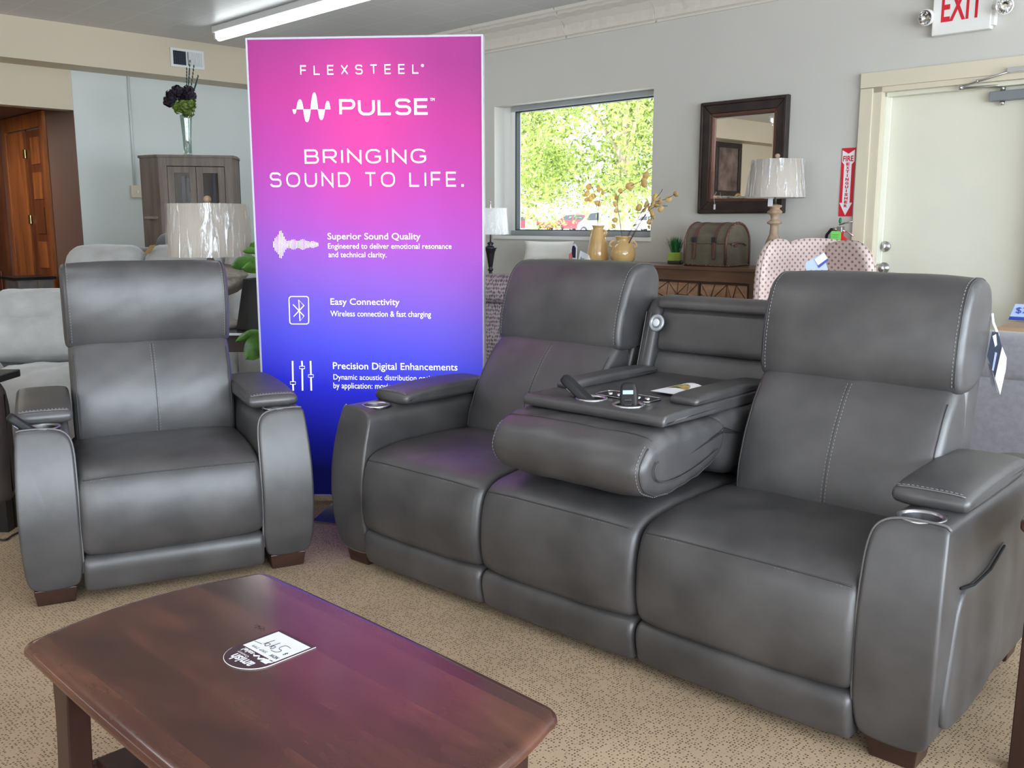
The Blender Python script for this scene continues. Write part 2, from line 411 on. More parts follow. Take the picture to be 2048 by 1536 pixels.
def clear(name, col, alpha, rough=.05):
    m = bpy.data.materials.new(name); m.use_nodes = True; N = m.node_tree.nodes; L = m.node_tree.links; N.clear()
    t = N.new('ShaderNodeBsdfTransparent'); t.inputs[0].default_value = col
    g = N.new('ShaderNodeBsdfGlossy'); g.inputs['Roughness'].default_value = rough
    mx = N.new('ShaderNodeMixShader'); mx.inputs[0].default_value = alpha; L.new(t.outputs[0], mx.inputs[1]); L.new(g.outputs[0], mx.inputs[2])
    o = N.new('ShaderNodeOutputMaterial'); L.new(mx.outputs[0], o.inputs[0]); return m
M['glass'] = clear('window_glass', (.97, .99, .98, 1), .05)
M['vaseglass'] = clear('vase_glass', (.78, .86, .84, 1), .16)
def wrap_mat():
    m = bpy.data.materials.new('plastic_wrap'); m.use_nodes = True; N = m.node_tree.nodes; L = m.node_tree.links; N.clear()
    tc = N.new('ShaderNodeTexCoord'); mp = N.new('ShaderNodeMapping'); mp.inputs['Scale'].default_value = (26, 26, 4); mp.inputs['Rotation'].default_value = (.1, .12, 0)
    L.new(tc.outputs['Object'], mp.inputs[0])
    nz = N.new('ShaderNodeTexNoise'); nz.inputs['Scale'].default_value = 1; nz.inputs['Detail'].default_value = 3; nz.inputs['Distortion'].default_value = .9; L.new(mp.outputs[0], nz.inputs['Vector'])
    cr = N.new('ShaderNodeValToRGB'); cr.color_ramp.elements[0].position = .5; cr.color_ramp.elements[1].position = .66
    cr.color_ramp.elements[0].color = (.05, .05, .05, 1); cr.color_ramp.elements[1].color = (.62, .62, .62, 1); L.new(nz.outputs['Fac'], cr.inputs[0])
    bp = N.new('ShaderNodeBump'); bp.inputs['Strength'].default_value = 1; bp.inputs['Distance'].default_value = .03; L.new(nz.outputs['Fac'], bp.inputs['Height'])
    t = N.new('ShaderNodeBsdfTransparent'); g = N.new('ShaderNodeBsdfPrincipled'); g.inputs['Base Color'].default_value = (.9, .92, .93, 1); g.inputs['Roughness'].default_value = .15; g.inputs['Metallic'].default_value = .25
    L.new(bp.outputs[0], g.inputs['Normal'])
    mx = N.new('ShaderNodeMixShader'); L.new(cr.outputs[0], mx.inputs[0]); L.new(t.outputs[0], mx.inputs[1]); L.new(g.outputs[0], mx.inputs[2])
    o = N.new('ShaderNodeOutputMaterial'); L.new(mx.outputs[0], o.inputs[0]); return m
M['wrap'] = wrap_mat()
M['shade'] = mat('linen_shade', rgb(190, 180, 170), .85, bump=.3, bscale=300)
M['shadewhite'] = mat('white_shade', rgb(232, 232, 232), .85, bump=.3, bscale=300)

# fabric text -------------------------------------------------------
def text_mesh(name, body, w, h, m, parent, Mx, bold=0., depth=.0006, spacing=1.0, stretch=True, align='C'):
    """flat lettering fitted into a w x h box centred on the origin of Mx (x right, y up)"""
    cu = bpy.data.curves.new(name, 'FONT'); cu.body = body; cu.size = 1; cu.offset = bold; cu.space_character = spacing; cu.extrude = 0; cu.resolution_u = 3
    tmp = bpy.data.objects.new(name, cu); COL.objects.link(tmp)
    dg = bpy.context.evaluated_depsgraph_get(); me = bpy.data.meshes.new_from_object(tmp.evaluated_get(dg))
    COL.objects.unlink(tmp); bpy.data.objects.remove(tmp); bpy.data.curves.remove(cu)
    xs = [v.co.x for v in me.vertices]; ys = [v.co.y for v in me.vertices]
    x0, x1, y0, y1 = min(xs), max(xs), min(ys), max(ys)
    sx = w / (x1 - x0); sy = (h / (y1 - y0)) if h else sx
    for v in me.vertices:
        v.co = Mx @ Vector(((v.co.x - (x0 + x1) / 2) * sx, (v.co.y - (y0 + y1) / 2) * sy, depth))
    me.materials.clear(); me.materials.append(m); me.name = name
    o = bpy.data.objects.new(name, me); COL.objects.link(o); o.parent = parent
    return o
def plane_M(o, ex, ey):
    ex = Vector(ex).normalized(); ey = Vector(ey).normalized(); ez = ex.cross(ey).normalized(); ey = ez.cross(ex)
    m = Matrix.Identity(4)
    for i in range(3): m[i][0] = ex[i]; m[i][1] = ey[i]; m[i][2] = ez[i]; m[i][3] = Vector(o)[i]
    return m

def dashes(mb, pts, dash=.006, gap=.005, r=.0011):
    """row of stitches along a polyline"""
    L = [0]
    for i in range(1, len(pts)): L.append(L[-1] + (pts[i] - pts[i - 1]).length)
    def at(t):
        for i in range(1, len(L)):
            if L[i] >= t: return pts[i - 1].lerp(pts[i], (t - L[i - 1]) / max(1e-9, L[i] - L[i - 1]))
        return pts[-1]
    t = 0
    while t + dash < L[-1]:
        mb.tube([at(t), at(t + dash)], r, 4, smooth=False); t += dash + gap

# ================================================================== SETTING
ZC = 2.95
XF = 12.6; YB = -10.7   # storefront plane, rear wall plane (room frame)
Rz = radians(-45)
def room(name, mb, m, kind='structure', **k):
    o = mb.build(name, m, **k); o.location = RW0; o.rotation_euler = (0, 0, Rz); o['kind'] = kind; return o
fl = MB().box((-4.6, YB - .2, -.12), (XF + .2, .2, 0)); room('floor', fl, M['carpet'])
cm = mat('ceiling_paint', rgb(176, 176, 174), .35, bump=.1, bscale=40)
N = cm.node_tree.nodes; L = cm.node_tree.links
tc = N.new('ShaderNodeTexCoord'); mp = N.new('ShaderNodeMapping'); mp.inputs['Scale'].default_value = (1, 1, 1); L.new(tc.outputs['Object'], mp.inputs[0])
bk = N.new('ShaderNodeTexBrick'); bk.offset = 0; bk.inputs['Scale'].default_value = 1; bk.inputs['Brick Width'].default_value = .4; bk.inputs['Row Height'].default_value = .4
bk.inputs['Mortar Size'].default_value = .004; bk.inputs['Color1'].default_value = rgb(206, 207, 210); bk.inputs['Color2'].default_value = rgb(200, 201, 204); bk.inputs['Mortar'].default_value = rgb(224, 224, 224)
L.new(mp.outputs[0], bk.inputs['Vector']); L.new(bk.outputs['Color'], N['Principled BSDF'].inputs['Base Color'])
ce = MB().box((-.2, YB - .2, ZC), (XF + .2, .2, ZC + .15)); room('ceiling', ce, cm)

def wall_grid(x0, x1, z0, z1, holes, fn):
    mb = MB(); xs = sorted({x0, x1} | {h[0] for h in holes} | {h[1] for h in holes}); zs = sorted({z0, z1} | {h[2] for h in holes} | {h[3] for h in holes})
    for i in range(len(xs) - 1):
        for j in range(len(zs) - 1):
            cx = (xs[i] + xs[i + 1]) / 2; cz = (zs[j] + zs[j + 1]) / 2
            if any(h[0] < cx < h[1] and h[2] < cz < h[3] for h in holes): continue
            a, b = fn(xs[i], xs[i + 1], zs[j], zs[j + 1]); mb.box(a, b)
    return mb
WX0, WX1, WZ0, WZ1 = 2.86, 4.61, 1.135, 2.265
DX0, DX1, DZ1 = 6.385, 7.36, 2.09
room('wall_right', wall_grid(-.2, XF + .2, 0, ZC, [(WX0, WX1, WZ0, WZ1), (DX0, DX1, 0, DZ1)], lambda a, b, c, d: ((a, 0, c), (b, .2, d))), M['wall'])
room('wall_left', wall_grid(-2.571, 0, 0, ZC, [], lambda a, b, c, d: ((-.15, a, c), (0, b, d))), M['wall_cool'])
hall0 = -4.7
mb = MB().box((-.15, hall0, 2.26), (0, -2.572, ZC)).box((-.15, YB, 0), (0, hall0, ZC))
room('wall_left', mb, M['beige'])
# storefront wall with window bays, and rear wall with windows
holes = [(-9.9 + i * 2.35, -9.9 + i * 2.35 + 2.2, .45, 2.6) for i in range(4)]
room('wall_front', wall_grid(YB, 0, 0, ZC, holes, lambda a, b, c, d: ((XF, a, c), (XF + .15, b, d))), M['beige'])
room('wall_back', wall_grid(-.2, XF + .2, 0, ZC, [(5.6, 8.1, .7, 2.5), (8.3, 10.8, .7, 2.5)], lambda a, b, c, d: ((a, YB - .15, c), (b, YB, d))), M['beige'])
for i, h in enumerate(holes):
    g = MB().box((XF + .06, h[0], h[2]), (XF + .07, h[1], h[3])); o = room('window_%d' % (i + 2), g, M['glass'])
# soffit / beam along the left wall
room('trim_1', MB().box((-.0, YB, 2.61), (.33, 0, ZC)), M['beige'])
# hallway beyond the left opening
room('wall_hall', MB().box((-4.4, -2.575, 0), (-.0006, -2.45, 2.259)).box((-4.4, -2.575, 2.259), (-.151, -2.45, 2.5)), M['brown'])
room('wall_hall', MB().box((-4.5, hall0 - .1, 0), (-.15, hall0, 2.5)), M['brown'])
room('wall_hall', MB().box((-4.5, hall0, 0), (-4.4, -2.45, 2.5)), M['brown'])
room('ceiling', MB().box((-4.5, hall0 - .1, 2.32), (-.15, -2.45, 2.4)), M['brown'])

area('hall_fill_light', rw(-1.2, -3.6, 2.28), rw(-1.2, -3.6, 0), .5, .5, 22, (1, .9, .78))  # unseen light added to brighten the dark hallway walls and pine
# pine closet doorway on the hall's right side
pd = empty('pine_doorway', RW0, Rz, 'orange pine doorway with folding door panels and brass hinges in the brown hallway', 'doorway')
y = -2.576
px0, px1, pz = -1.80, -.80, 2.17
MB().box((px0 - .12, y - .03, pz), (px1 + .09, y, 2.31)).build('header_board', M['pine'], pd)
MB().box((px1, y - .035, 0), (px1 + .09, y, pz)).build('casing', M['pine'], pd)
MB().box((px0 - .09, y - .035, 0), (px0, y, pz)).build('casing', M['pine'], pd)
mid = -1.27
MB().box((mid + .012, y - .02, .02), (px1 - .005, y, pz - .02)).build('door_panel', M['pinedark'], pd)
lv = [(mid + .05, mid + .2), (mid + .3, mid + .42)]
MB().box((px0 + .005, y - .03, .02), (mid - .012, y, pz - .02)).build('door_panel', M['pine'], pd)
for k in range(6):
    MB().box((mid + .17, y - .028, .12 + k * .34), (px1 - .06, y - .02, .38 + k * .34)).build('raised_panel', M['pine' if k % 3 else 'pinedark'], pd)
MB().box((mid - .012, y - .006, .02), (mid + .012, y - .001, pz)).build('shadow_gap', M['blackmat'], pd)
for zz in (1.93, 1.28):
    MB().box((mid - .03, y - .04, zz - .045), (mid + .04, y - .03, zz + .045)).build('hinge', M['brass'], pd, bevel=.004)
p2 = empty('pine_panel_door', RW0, Rz, 'reddish pine door at the far left edge, deeper in the hallway', 'door')
MB().box((-3.3, y - .03, .02), (-2.12, y - .002, 2.2)).build('door_leaf', M['pinedark'], p2)
MB().box((-2.14, y - .04, 0), (-2.06, y - .001, 2.25)).build('casing', M['pinedark'], p2)
for k in range(3): MB().box((-3.0, y - .045, .2 + .66 * k), (-2.3, y - .03, .72 + .66 * k)).build('raised_panel', M['pinedark'], p2, bevel=.01)

# crown moulding of pressed tin: lengths butted together with cracked joints
cr = empty('trim_2', RW0, Rz); cr['kind'] = 'structure'
prof = [(0, 2.73), (-.012, 2.73), (-.015, 2.745), (-.03, 2.755), (-.035, 2.79), (-.05, 2.83), (-.085, 2.875), (-.13, 2.90), (-.14, 2.915), (-.155, 2.925), (-.16, 2.95), (0, 2.95)]
xs = [.34, 1.6, 2.72, 3.72, 4.62, 5.85, 7.1, 8.3, 9.5, 10.7, 12.55]
for a, b in zip(xs, xs[1:]):
    mb = MB(); n = 24; m = len(prof); vs = []
    for k in range(n + 1):
        x = a + .004 + (b - a - .008) * k / n
        jx = rnd.uniform(-.012, .012) if k in (0, n) else 0
        for i, (py, pz_) in enumerate(prof):
            e = 0
            if k in (0, n): e = .01 * sin(i * 2.1 + a)
            d = .003 * sin(x * 40 + i) * (1 if 3 < i < 9 else 0)
            vs.append((x + e, py - d, pz_ + d))
    fs = [(k * m + i, (k + 1) * m + i, (k + 1) * m + (i + 1) % m, k * m + (i + 1) % m) for k in range(n) for i in range(m)]
    fs += [tuple(range(m)), tuple(n * m + i for i in range(m - 1, -1, -1))]
    mb.add(vs, fs, False).build('crown_length', M['crown'], cr)

# window: reveal, aluminium frame, gasket, glass
wn = empty('window_1', RW0, Rz); wn['kind'] = 'structure'
yf = .13
fx0 = WX0 + .10
MB().box((WX0, yf, WZ0), (fx0, .2, WZ1)).build('side_panel', M['white'], wn)
MB().box((fx0, yf - .02, WZ1 - .045), (WX1, .19, WZ1)).build('window_frame', M['alu'], wn)
MB().box((fx0, yf - .02, WZ0), (WX1, .19, WZ0 + .045)).build('window_frame', M['alu'], wn)
MB().box((fx0, yf - .01, WZ0 + .045), (fx0 + .045, .19, WZ1 - .045)).build('window_frame', M['white'], wn)
MB().box((WX1 - .03, yf - .01, WZ0 + .045), (WX1, .19, WZ1 - .045)).build('window_frame', M['alu'], wn)
g0, g1, h0, h1 = fx0 + .045, WX1 - .03, WZ0 + .045, WZ1 - .045
mb = MB(); 
for a, b in (((g0, .12, h0), (g0 + .014, .17, h1)), ((g0, .12, h1 - .010), (g1, .17, h1)), ((g0, .12, h0), (g1, .17, h0 + .008))): mb.box(a, b)
mb.build('gasket', M['darkalu'], wn)
MB().box((g0, .155, h0), (g1, .161, h1)).build('pane', M['glass'], wn)
MB().box((WX0 - .01, -.015, WZ0 - .03), (WX1 + .01, .13, WZ0)).build('window_sill', M['white'], wn)

# door in the right wall
dr = empty('door_1', RW0, Rz); dr['kind'] = 'structure'
dl = MB().box((DX0 + .03, .10, .01), (DX1 - .03, .145, DZ1 - .03)).build('door_leaf', M['door'], dr, bevel=.003)
MB().box((6.262, -.03, 0), (6.345, .0, 2.09)).box((7.40, -.03, 0), (7.49, 0, 2.09)).build('casing', M['trim'], dr, bevel=.003)
MB().box((6.262, -.035, 2.092), (7.49, 0, 2.185)).build('casing_head', M['trim'], dr, bevel=.003)
MB().box((6.345, -.02, 0), (6.40, .10, 2.10)).box((7.35, -.02, 0), (7.40, .10, 2.10)).box((6.345, -.02, 2.06), (7.40, .1, 2.10)).build('jamb', M['trim'], dr)
MB().box((6.385, .03, 0), (6.412, .10, 2.07)).box((6.385, .03, 2.035), (7.35, .10, 2.065)).build('door_stop', M['door'], dr)
def disc(c, r, t, m, name, par, n=24, prof=None):
    Mx = Matrix.Translation(c) @ Matrix.Rotation(pi / 2, 4, 'X')   # axis -> -y
    return MB().lathe(prof or [(r, 0), (r, t * .7), (r * .9, t), (0, t)], n, Mx, capb=True, capt=False).build(name, m, par)
k0 = R.px(1771, 493, y=.1); k1 = R.px(1768, 536, y=.1)
d1 = disc(Vector((k0.x, .10, k0.z)), .035, .016, M['steel'], 'deadbolt', dr)
MB().box((k0.x - .006, .06, k0.z - .018), (k0.x + .006, .086, k0.z + .018)).build('thumb_turn', M['chrome'], d1, bevel=.003)
d2 = disc(Vector((k1.x, .10, k1.z)), .035, .01, M['steel'], 'door_knob', dr, prof=[(.037, 0), (.037, .006), (.016, .012), (.013, .035), (.026, .045), (.031, .058), (.028, .07), (.012, .076), (0, .076)])
cl = empty('door_closer', RW0, Rz, 'grey metal hydraulic door closer with folding arm at the door top', 'door closer')
MB().box((7.02, .045, 1.955), (7.30, .099, 2.01)).build('closer_body', M['closer'], cl, bevel=.004)
c0 = R.px(1987, 198, y=.05)
MB().lathe([(.014, 0), (.014, .02), (.009, .026), (0, .026)], 12, Matrix.Translation((7.09, .07, 1.955)) @ Matrix.Rotation(pi, 4, 'X')).build('valve_cap', M['chrome'], cl)
MB().lathe([(.014, 0), (.014, .03), (0, .03)], 12, Matrix.Translation((7.09, .06, 2.01))).build('spindle', M['steel'], cl)
MB().tube([(7.09, .05, 2.035), (7.07, .035, 2.04), (6.88, -.02, 2.035)], .007, 8).build('closer_arm', M['steel'], cl)
MB().tube([(6.88, -.02, 2.045), (6.97, -.045, 2.06), (7.18, -.06, 2.105)], .006, 8).build('closer_arm', M['steel'], cl)
MB().lathe([(.012, 0), (.012, .03), (0, .03)], 12, Matrix.Translation((6.88, -.02, 2.025))).build('elbow', M['chrome'], cl)
MB().lathe([(.008, 0), (.008, .02), (0, .02)], 10, Matrix.Translation((6.98, -.046, 2.055))).build('arm_screw', M['chrome'], cl)
MB().box((7.15, -.075, 2.095), (7.35, -.036, 2.12)).build('shoe', M['steel'], cl)

# conduit, wall box
mb = MB().tube([(.012, -2.053, 1.60), (.012, -2.053, 2.61)], .011, 8)
tag(room('wall_conduit', mb, M['wall_cool'], kind=None), 'thin white conduit running up the pale wall from the switch box', 'conduit'); 
sw = empty('switch_box', RW0, Rz, 'cream wall switch box beside the weathered grey cabinet', 'switch')
MB().box((0, -2.10, 1.485), (.035, -1.985, 1.60)).build('box', M['trim'], sw, bevel=.004)
MB().box((.035, -2.05, 1.53), (.043, -2.035, 1.555)).build('toggle', M['white'], sw)

# vent in the soffit
vt = empty('air_vent', RW0, Rz, 'white metal air vent with dark left half in the beige soffit', 'vent')
vy0, vy1, vz0, vz1 = -1.78, -1.445, 2.695, 2.865
mb = MB(); x0 = .331
for a, b in (((vy0, vz0), (vy1, vz0 + .022)), ((vy0, vz1 - .022), (vy1, vz1)), ((vy0, vz0 + .022), (vy0 + .025, vz1 - .022)), ((vy1 - .025, vz0 + .022), (vy1, vz1 - .022)), ((-1.625, vz0 + .022), (-1.612, vz1 - .022))):
    mb.box((x0, a[0], a[1]), (x0 + .015, b[0], b[1]))
mb.build('frame', M['whitem'], vt)
MB().box((x0, vy0 + .02, vz0 + .02), (x0 + .002, vy1 - .02, vz1 - .02)).build('duct', M['blackmat'], vt)
for k in range(9):
    yy = -1.60 + k * .0145; MB().box((x0 + .002, yy, vz0 + .02), (x0 + .012, yy + .011, vz1 - .02)).build('slat', M['whitem'], vt)
mb = MB()
for k in range(6): mb.box((x0 + .003, -1.755 + .021 * k, vz0 + .02), (x0 + .008, -1.752 + .021 * k, vz1 - .02))
for k in range(8): mb.box((x0 + .006, -1.757, vz0 + .03 + .014 * k), (x0 + .010, -1.625, vz0 + .0325 + .014 * k))
mb.build('grid', M['tagdark'], vt)

# fluorescent strip lights (the one in view and the rows behind the camera)
tube_m = emit('fluorescent_tube', (.93, .98, 1, 1), 9)
def strip(x, y, label, first=False):
    t = empty('strip_light', rw(x, y, ZC), Rz, label, 'ceiling light', 'fluorescent strip lights on the ceiling')
    MB().box((0, -.055, -.055), (2.4, .055, -.001)).build('housing', M['whitem'], t, bevel=.006)
    MB().box((-.01, -.03, -.105), (.02, .03, -.05)).build('socket', M['whitem'], t); MB().box((2.38, -.03, -.105), (2.41, .03, -.05)).build('socket', M['whitem'], t)
    MB().tube([(.03, 0, -.095), (2.37, 0, -.095)], .028, 12).build('tube', tube_m, t)
    a = area('tube_light', rw(x + 1.2, y, ZC - .16), rw(x + 1.2, y, 0), 2.3, .08, 6, (.93, .98, 1.0)); a.rotation_euler = (0, 0, Rz)
    return t
lp = R.px(426, 80, z=2.855)
strip(lp.x + .10, -1.70, 'long white fluorescent strip light glowing on the ceiling')
for xx, yy, nm_ in ((4.4, -5.2, 'above the middle of the showroom'), (8.6, -2.6, 'near the exit door'), (8.8, -8.0, 'behind the camera'), (1.0, -8.0, 'near the beige left wall')):
    strip(xx, yy, 'fluorescent strip light on the ceiling out of view, ' + nm_)

# ================================================================== OUTSIDE
o = MB().add([(-60, .2, -.3), (70, .2, -.3), (70, 30, -.1), (-60, 30, -.1), (70, 80, .72), (-60, 80, .72), (70, 260, 3), (-60, 260, 3)],
             [(0, 1, 2, 3), (3, 2, 4, 5), (5, 4, 6, 7)]); room('ground', o, M['asphalt'])
def road_z(y): return -.3 + (y - .2) * .2 / 29.8 if y < 30 else -.1 + (y - 30) * .82 / 50
def tree(px, d, trunk_r, h, cr, n, label, seed, lean=0, zc=None):
    q = R.px(px, 400, y=d); base = rw(q.x, d, road_z(d)); rr = random.Random(seed)
    t = empty('tree', base, Rz, label, 'tree', 'trees outside the window')
    pts = [(lean * k * .1, 0, k * h * .55 / 6) for k in range(7)]
    MB().tube(pts, [trunk_r * (1.2 - .08 * k) for k in range(7)], 12).build('trunk', M['bark'], t)
    top = Vector(pts[-1]); mb = MB()
    for k in range(7):
        a = rr.uniform(0, 6.28); e = top + Vector((cos(a) * cr * .7, sin(a) * cr * .7, rr.uniform(.3, 1.0) * cr * .7))
        s0 = Vector(pts[rr.choice([3, 4, 5, 6])]); m_ = s0.lerp(e, .5) + Vector((0, 0, .3)); mb.tube([s0, m_, e], [trunk_r * .4, trunk_r * .25, trunk_r * .08], 6)
    mb.build('branch', M['bark'], t)
    mb = MB(); cz = zc if zc is not None else h * .62
    clumps = []
    for k in range(70):
        v = Vector((rr.gauss(0, 1), rr.gauss(0, 1), rr.gauss(0, 1))).normalized() * (rr.random() ** .45)
        clumps.append(Vector((v.x * cr, v.y * cr, cz + v.z * cr * .95)))
    for k in range(n):
        c = rr.choice(clumps); p = c + Vector((rr.gauss(0, .3), rr.gauss(0, .3), rr.gauss(0, .28)))
        u = Vector((rr.gauss(0, 1), rr.gauss(0, 1), rr.gauss(0, .6) - .6)).normalized(); v = u.orthogonal().normalized(); v.rotate(Matrix.Rotation(rr.uniform(0, 6.28), 3, u))
        s = rr.uniform(.05, .11)
        mb.add([p - u * s, p + v * s * .38, p + u * s, p - v * s * .38], [(0, 1, 2, 3)])
    tag(mb.build('leaves', M['crownleaf'], t), kind='stuff')
tree(1243, 11.0, .17, 8.0, 2.9, 16000, 'broad leafy tree with pale trunk just outside the window', 3, zc=4.0)
tree(1060, 18.5, .2, 9.0, 3.6, 14000, 'leafy tree behind the left half of the window', 5, lean=.3, zc=4.3)
tree(1500, 24.0, .25, 10, 4.4, 7000, 'leafy tree standing right of the window view', 9, zc=5)
tree(880, 30.0, .25, 10, 4.6, 7000, 'distant leafy tree left of the window view', 12, zc=5)
def car(px, d, name, label, body, prof, L_, Wd=1.8, wheels=(.8, 3.6), glass=None, flip=1):
    q = R.px(px, 450, y=d); base = rw(q.x, d, road_z(d) + .0)
    t = empty(name, base, Rz, label, 'car')
    def f(x, y_, z): return Vector((x * flip, y_, z))
    P = Pillow([(a, b) for a, b in prof], -Wd / 2, Wd / 2, .14, .02, f=lambda c, a, b: f(a, c, b), it=2, n=80, mid=4)
    P.mesh().build('body', M[body], t)
    for sx in wheels:
        for sy in (-Wd / 2 + .02, Wd / 2 - .02):
            Mx = Matrix.Translation(f(sx, sy, .34)) @ Matrix.Rotation(pi / 2, 4, 'X')
            w_ = MB().lathe([(.2, -.12), (.33, -.12), (.345, -.08), (.345, .08), (.33, .12), (.2, .12)], 24, Mx).build('wheel', M['tyre'], t)
            MB().lathe([(.05, -.13), (.19, -.13), (.21, -.11), (.21, .11), (.19, .13), (.05, .13)], 16, Mx).build('hub', M['chrome'], w_)
    if glass:
        for g in glass:
            mb = MB()
            for sy in (-Wd / 2 - .012, Wd / 2 + .012):
                vs = [f(a, sy, b) for a, b in g]; vs2 = [p + Vector((0, .02 if sy < 0 else -.02, 0)) for p in vs]; n = len(g)
                mb.add(vs + vs2, [tuple(range(n)), tuple(range(2 * n - 1, n - 1, -1))] + [(i, (i + 1) % n, n + (i + 1) % n, n + i) for i in range(n)])
            mb.build('side_window', M['cardark'], t)
    mb = MB().box((min(prof[0][0], .1) * flip - .02, -.85, .38), (min(prof[0][0], .1) * flip + .06, .85, .5)); mb.build('bumper', M['tagdark'], t)
sedan = [(0, .35), (0, .75), (.3, .92), (1.2, 1.0), (1.9, 1.42), (3.1, 1.45), (3.8, 1.05), (4.5, .98), (4.55, .4), (4.4, .28), (.1, .28)]
van = [(0, .35), (0, .95), (.5, 1.1), (1.1, 1.75), (1.6, 1.95), (4.7, 1.95), (4.85, .9), (4.85, .35), (4.6, .28), (.1, .28)]
car(1100, 62, 'red_car', 'red sedan parked outside, left of the parked red pickup', 'carred', sedan, 4.5, glass=[[(1.4, 1.02), (1.95, 1.36), (2.45, 1.38), (2.45, 1.02)], [(2.52, 1.02), (2.52, 1.38), (3.05, 1.36), (3.6, 1.04)]], flip=-1)
car(1120, 60, 'red_car', 'red hatchback parked outside behind the tall ochre vase', 'carred', van[:2] + [(.5, 1.05), (1.3, 1.55), (3.7, 1.62), (4.2, 1.2), (4.25, .35), (.1, .28)], 4.2, glass=[[(1.0, 1.08), (1.45, 1.5), (2.3, 1.54), (2.3, 1.08)], [(2.4, 1.08), (2.4, 1.54), (3.5, 1.5), (3.9, 1.1)]])
car(1168, 52, 'white_van', 'white van parked outside behind the pale tree trunk', 'carwhite', van, 4.8, glass=[[(1.0, 1.15), (1.4, 1.7), (2.3, 1.75), (2.3, 1.15)]])
car(1262, 62, 'white_car', 'white car parked outside at the right end of the window view', 'carwhite', sedan, 4.5, glass=[[(1.4, 1.02), (1.95, 1.36), (2.45, 1.38), (2.45, 1.02)], [(2.52, 1.02), (2.52, 1.38), (3.05, 1.36), (3.6, 1.04)]])
room('kerb', MB().box((-40, 52, road_z(52) - .2), (60, 52.3, road_z(52) + .12)), M['outwall'])

# ================================================================== LIT BANNER
B = Fr((-1.103, 4.10), -4.5)
bz0 = .045; bz1 = B.px(494, 80, y=0).z; bw = B.px(962, 76, y=0).x
ban = empty('display_banner', B.o, radians(-4.5), 'tall lit fabric banner fading from magenta to blue, reading PULSE BRINGING SOUND TO LIFE', 'banner')
mb = MB().box((-.008, -.002, bz0 - .01), (0.0, .06, bz1 + .009)).box((bw, -.002, bz0 - .01), (bw + .008, .06, bz1 + .009)).box((0, -.002, bz1), (bw, .06, bz1 + .009)).box((0, -.002, bz0 - .01), (bw, .06, bz0))
mb.build('frame', mat('silver_extrusion', rgb(186, 182, 196), .35), ban, bevel=.002)
MB().box((0, .02, bz0), (bw, .056, bz1)).build('back_panel', M['white'], ban)
fm = bpy.data.materials.new('banner_print'); fm.use_nodes = True; N = fm.node_tree.nodes; L = fm.node_tree.links; b = N['Principled BSDF']
tc = N.new('ShaderNodeTexCoord'); sx = N.new('ShaderNodeSeparateXYZ'); L.new(tc.outputs['Object'], sx.inputs[0])
mr = N.new('ShaderNodeMapRange'); mr.inputs[1].default_value = 0; mr.inputs[2].default_value = 2.0
nzb = N.new('ShaderNodeMath'); nzb.operation = 'MULTIPLY_ADD'; nzb.inputs[1].default_value = .16; L.new(sx.outputs[0], nzb.inputs[0]); L.new(sx.outputs[2], nzb.inputs[2])
sb = N.new('ShaderNodeMath'); sb.operation = 'SUBTRACT'; sb.inputs[1].default_value = .08; L.new(nzb.outputs[0], sb.inputs[0]); L.new(sb.outputs[0], mr.inputs[0])
cr_ = N.new('ShaderNodeValToRGB'); L.new(mr.outputs[0], cr_.inputs[0]); el = cr_.color_ramp.elements
stops = [(.06, (8, 12, 66)), (.135, (18, 22, 132)), (.25, (44, 48, 214)), (.345, (86, 88, 240)), (.43, (122, 102, 236)), (.50, (154, 106, 228)), (.62, (192, 92, 210)), (.72, (204, 80, 190)), (.85, (206, 70, 166)), (.98, (176, 66, 150))]
el[0].position = stops[0][0]; el[0].color = rgb(*stops[0][1]); el[1].position = stops[-1][0]; el[1].color = rgb(*stops[-1][1])
for p_, c_ in stops[1:-1]: e = el.new(p_); e.color = rgb(*c_)
# pink burst of the artwork
def mth(op, a, b_=None, v=None):
    n = N.new('ShaderNodeMath'); n.operation = op; L.new(a, n.inputs[0])
    if b_ is not None: L.new(b_, n.inputs[1])
    elif v is not None: n.inputs[1].default_value = v
    return n.outputs[0]
dx = mth('MULTIPLY', mth('SUBTRACT', sx.outputs[0], v=.47), v=3.6); dz = mth('MULTIPLY', mth('SUBTRACT', sx.outputs[2], v=1.66), v=2.2)
r2 = mth('ADD', mth('MULTIPLY', dx, dx), mth('MULTIPLY', dz, dz)); g = mth('EXPONENT', mth('MULTIPLY', r2, v=-1.9))
mx = N.new('ShaderNodeMix'); mx.data_type = 'RGBA'; L.new(mth('MULTIPLY', g, v=.62), mx.inputs[0]); L.new(cr_.outputs[0], mx.inputs[6]); mx.inputs[7].default_value = rgb(250, 78, 172)
ed = mth('MULTIPLY', mth('ABSOLUTE', mth('SUBTRACT', sx.outputs[0], v=.52)), v=1.7); ed = mth('SUBTRACT', N.new('ShaderNodeValue').outputs[0], mth('MULTIPLY', mth('POWER', ed, v=2.5), v=.35))
for n_ in N:
    if n_.type == 'VALUE': n_.outputs[0].default_value = 1.0
vm = N.new('ShaderNodeVectorMath'); vm.operation = 'SCALE'; L.new(mx.outputs[2], vm.inputs[0]); L.new(ed, vm.inputs['Scale'])
L.new(vm.outputs[0], b.inputs['Emission Color']); b.inputs['Emission Strength'].default_value = .84
vb = N.new('ShaderNodeVectorMath'); vb.operation = 'SCALE'; L.new(mx.outputs[2], vb.inputs[0]); vb.inputs['Scale'].default_value = .25
L.new(vb.outputs[0], b.inputs['Base Color']); b.inputs['Roughness'].default_value = .7; b.inputs['Specular IOR Level'].default_value = .2
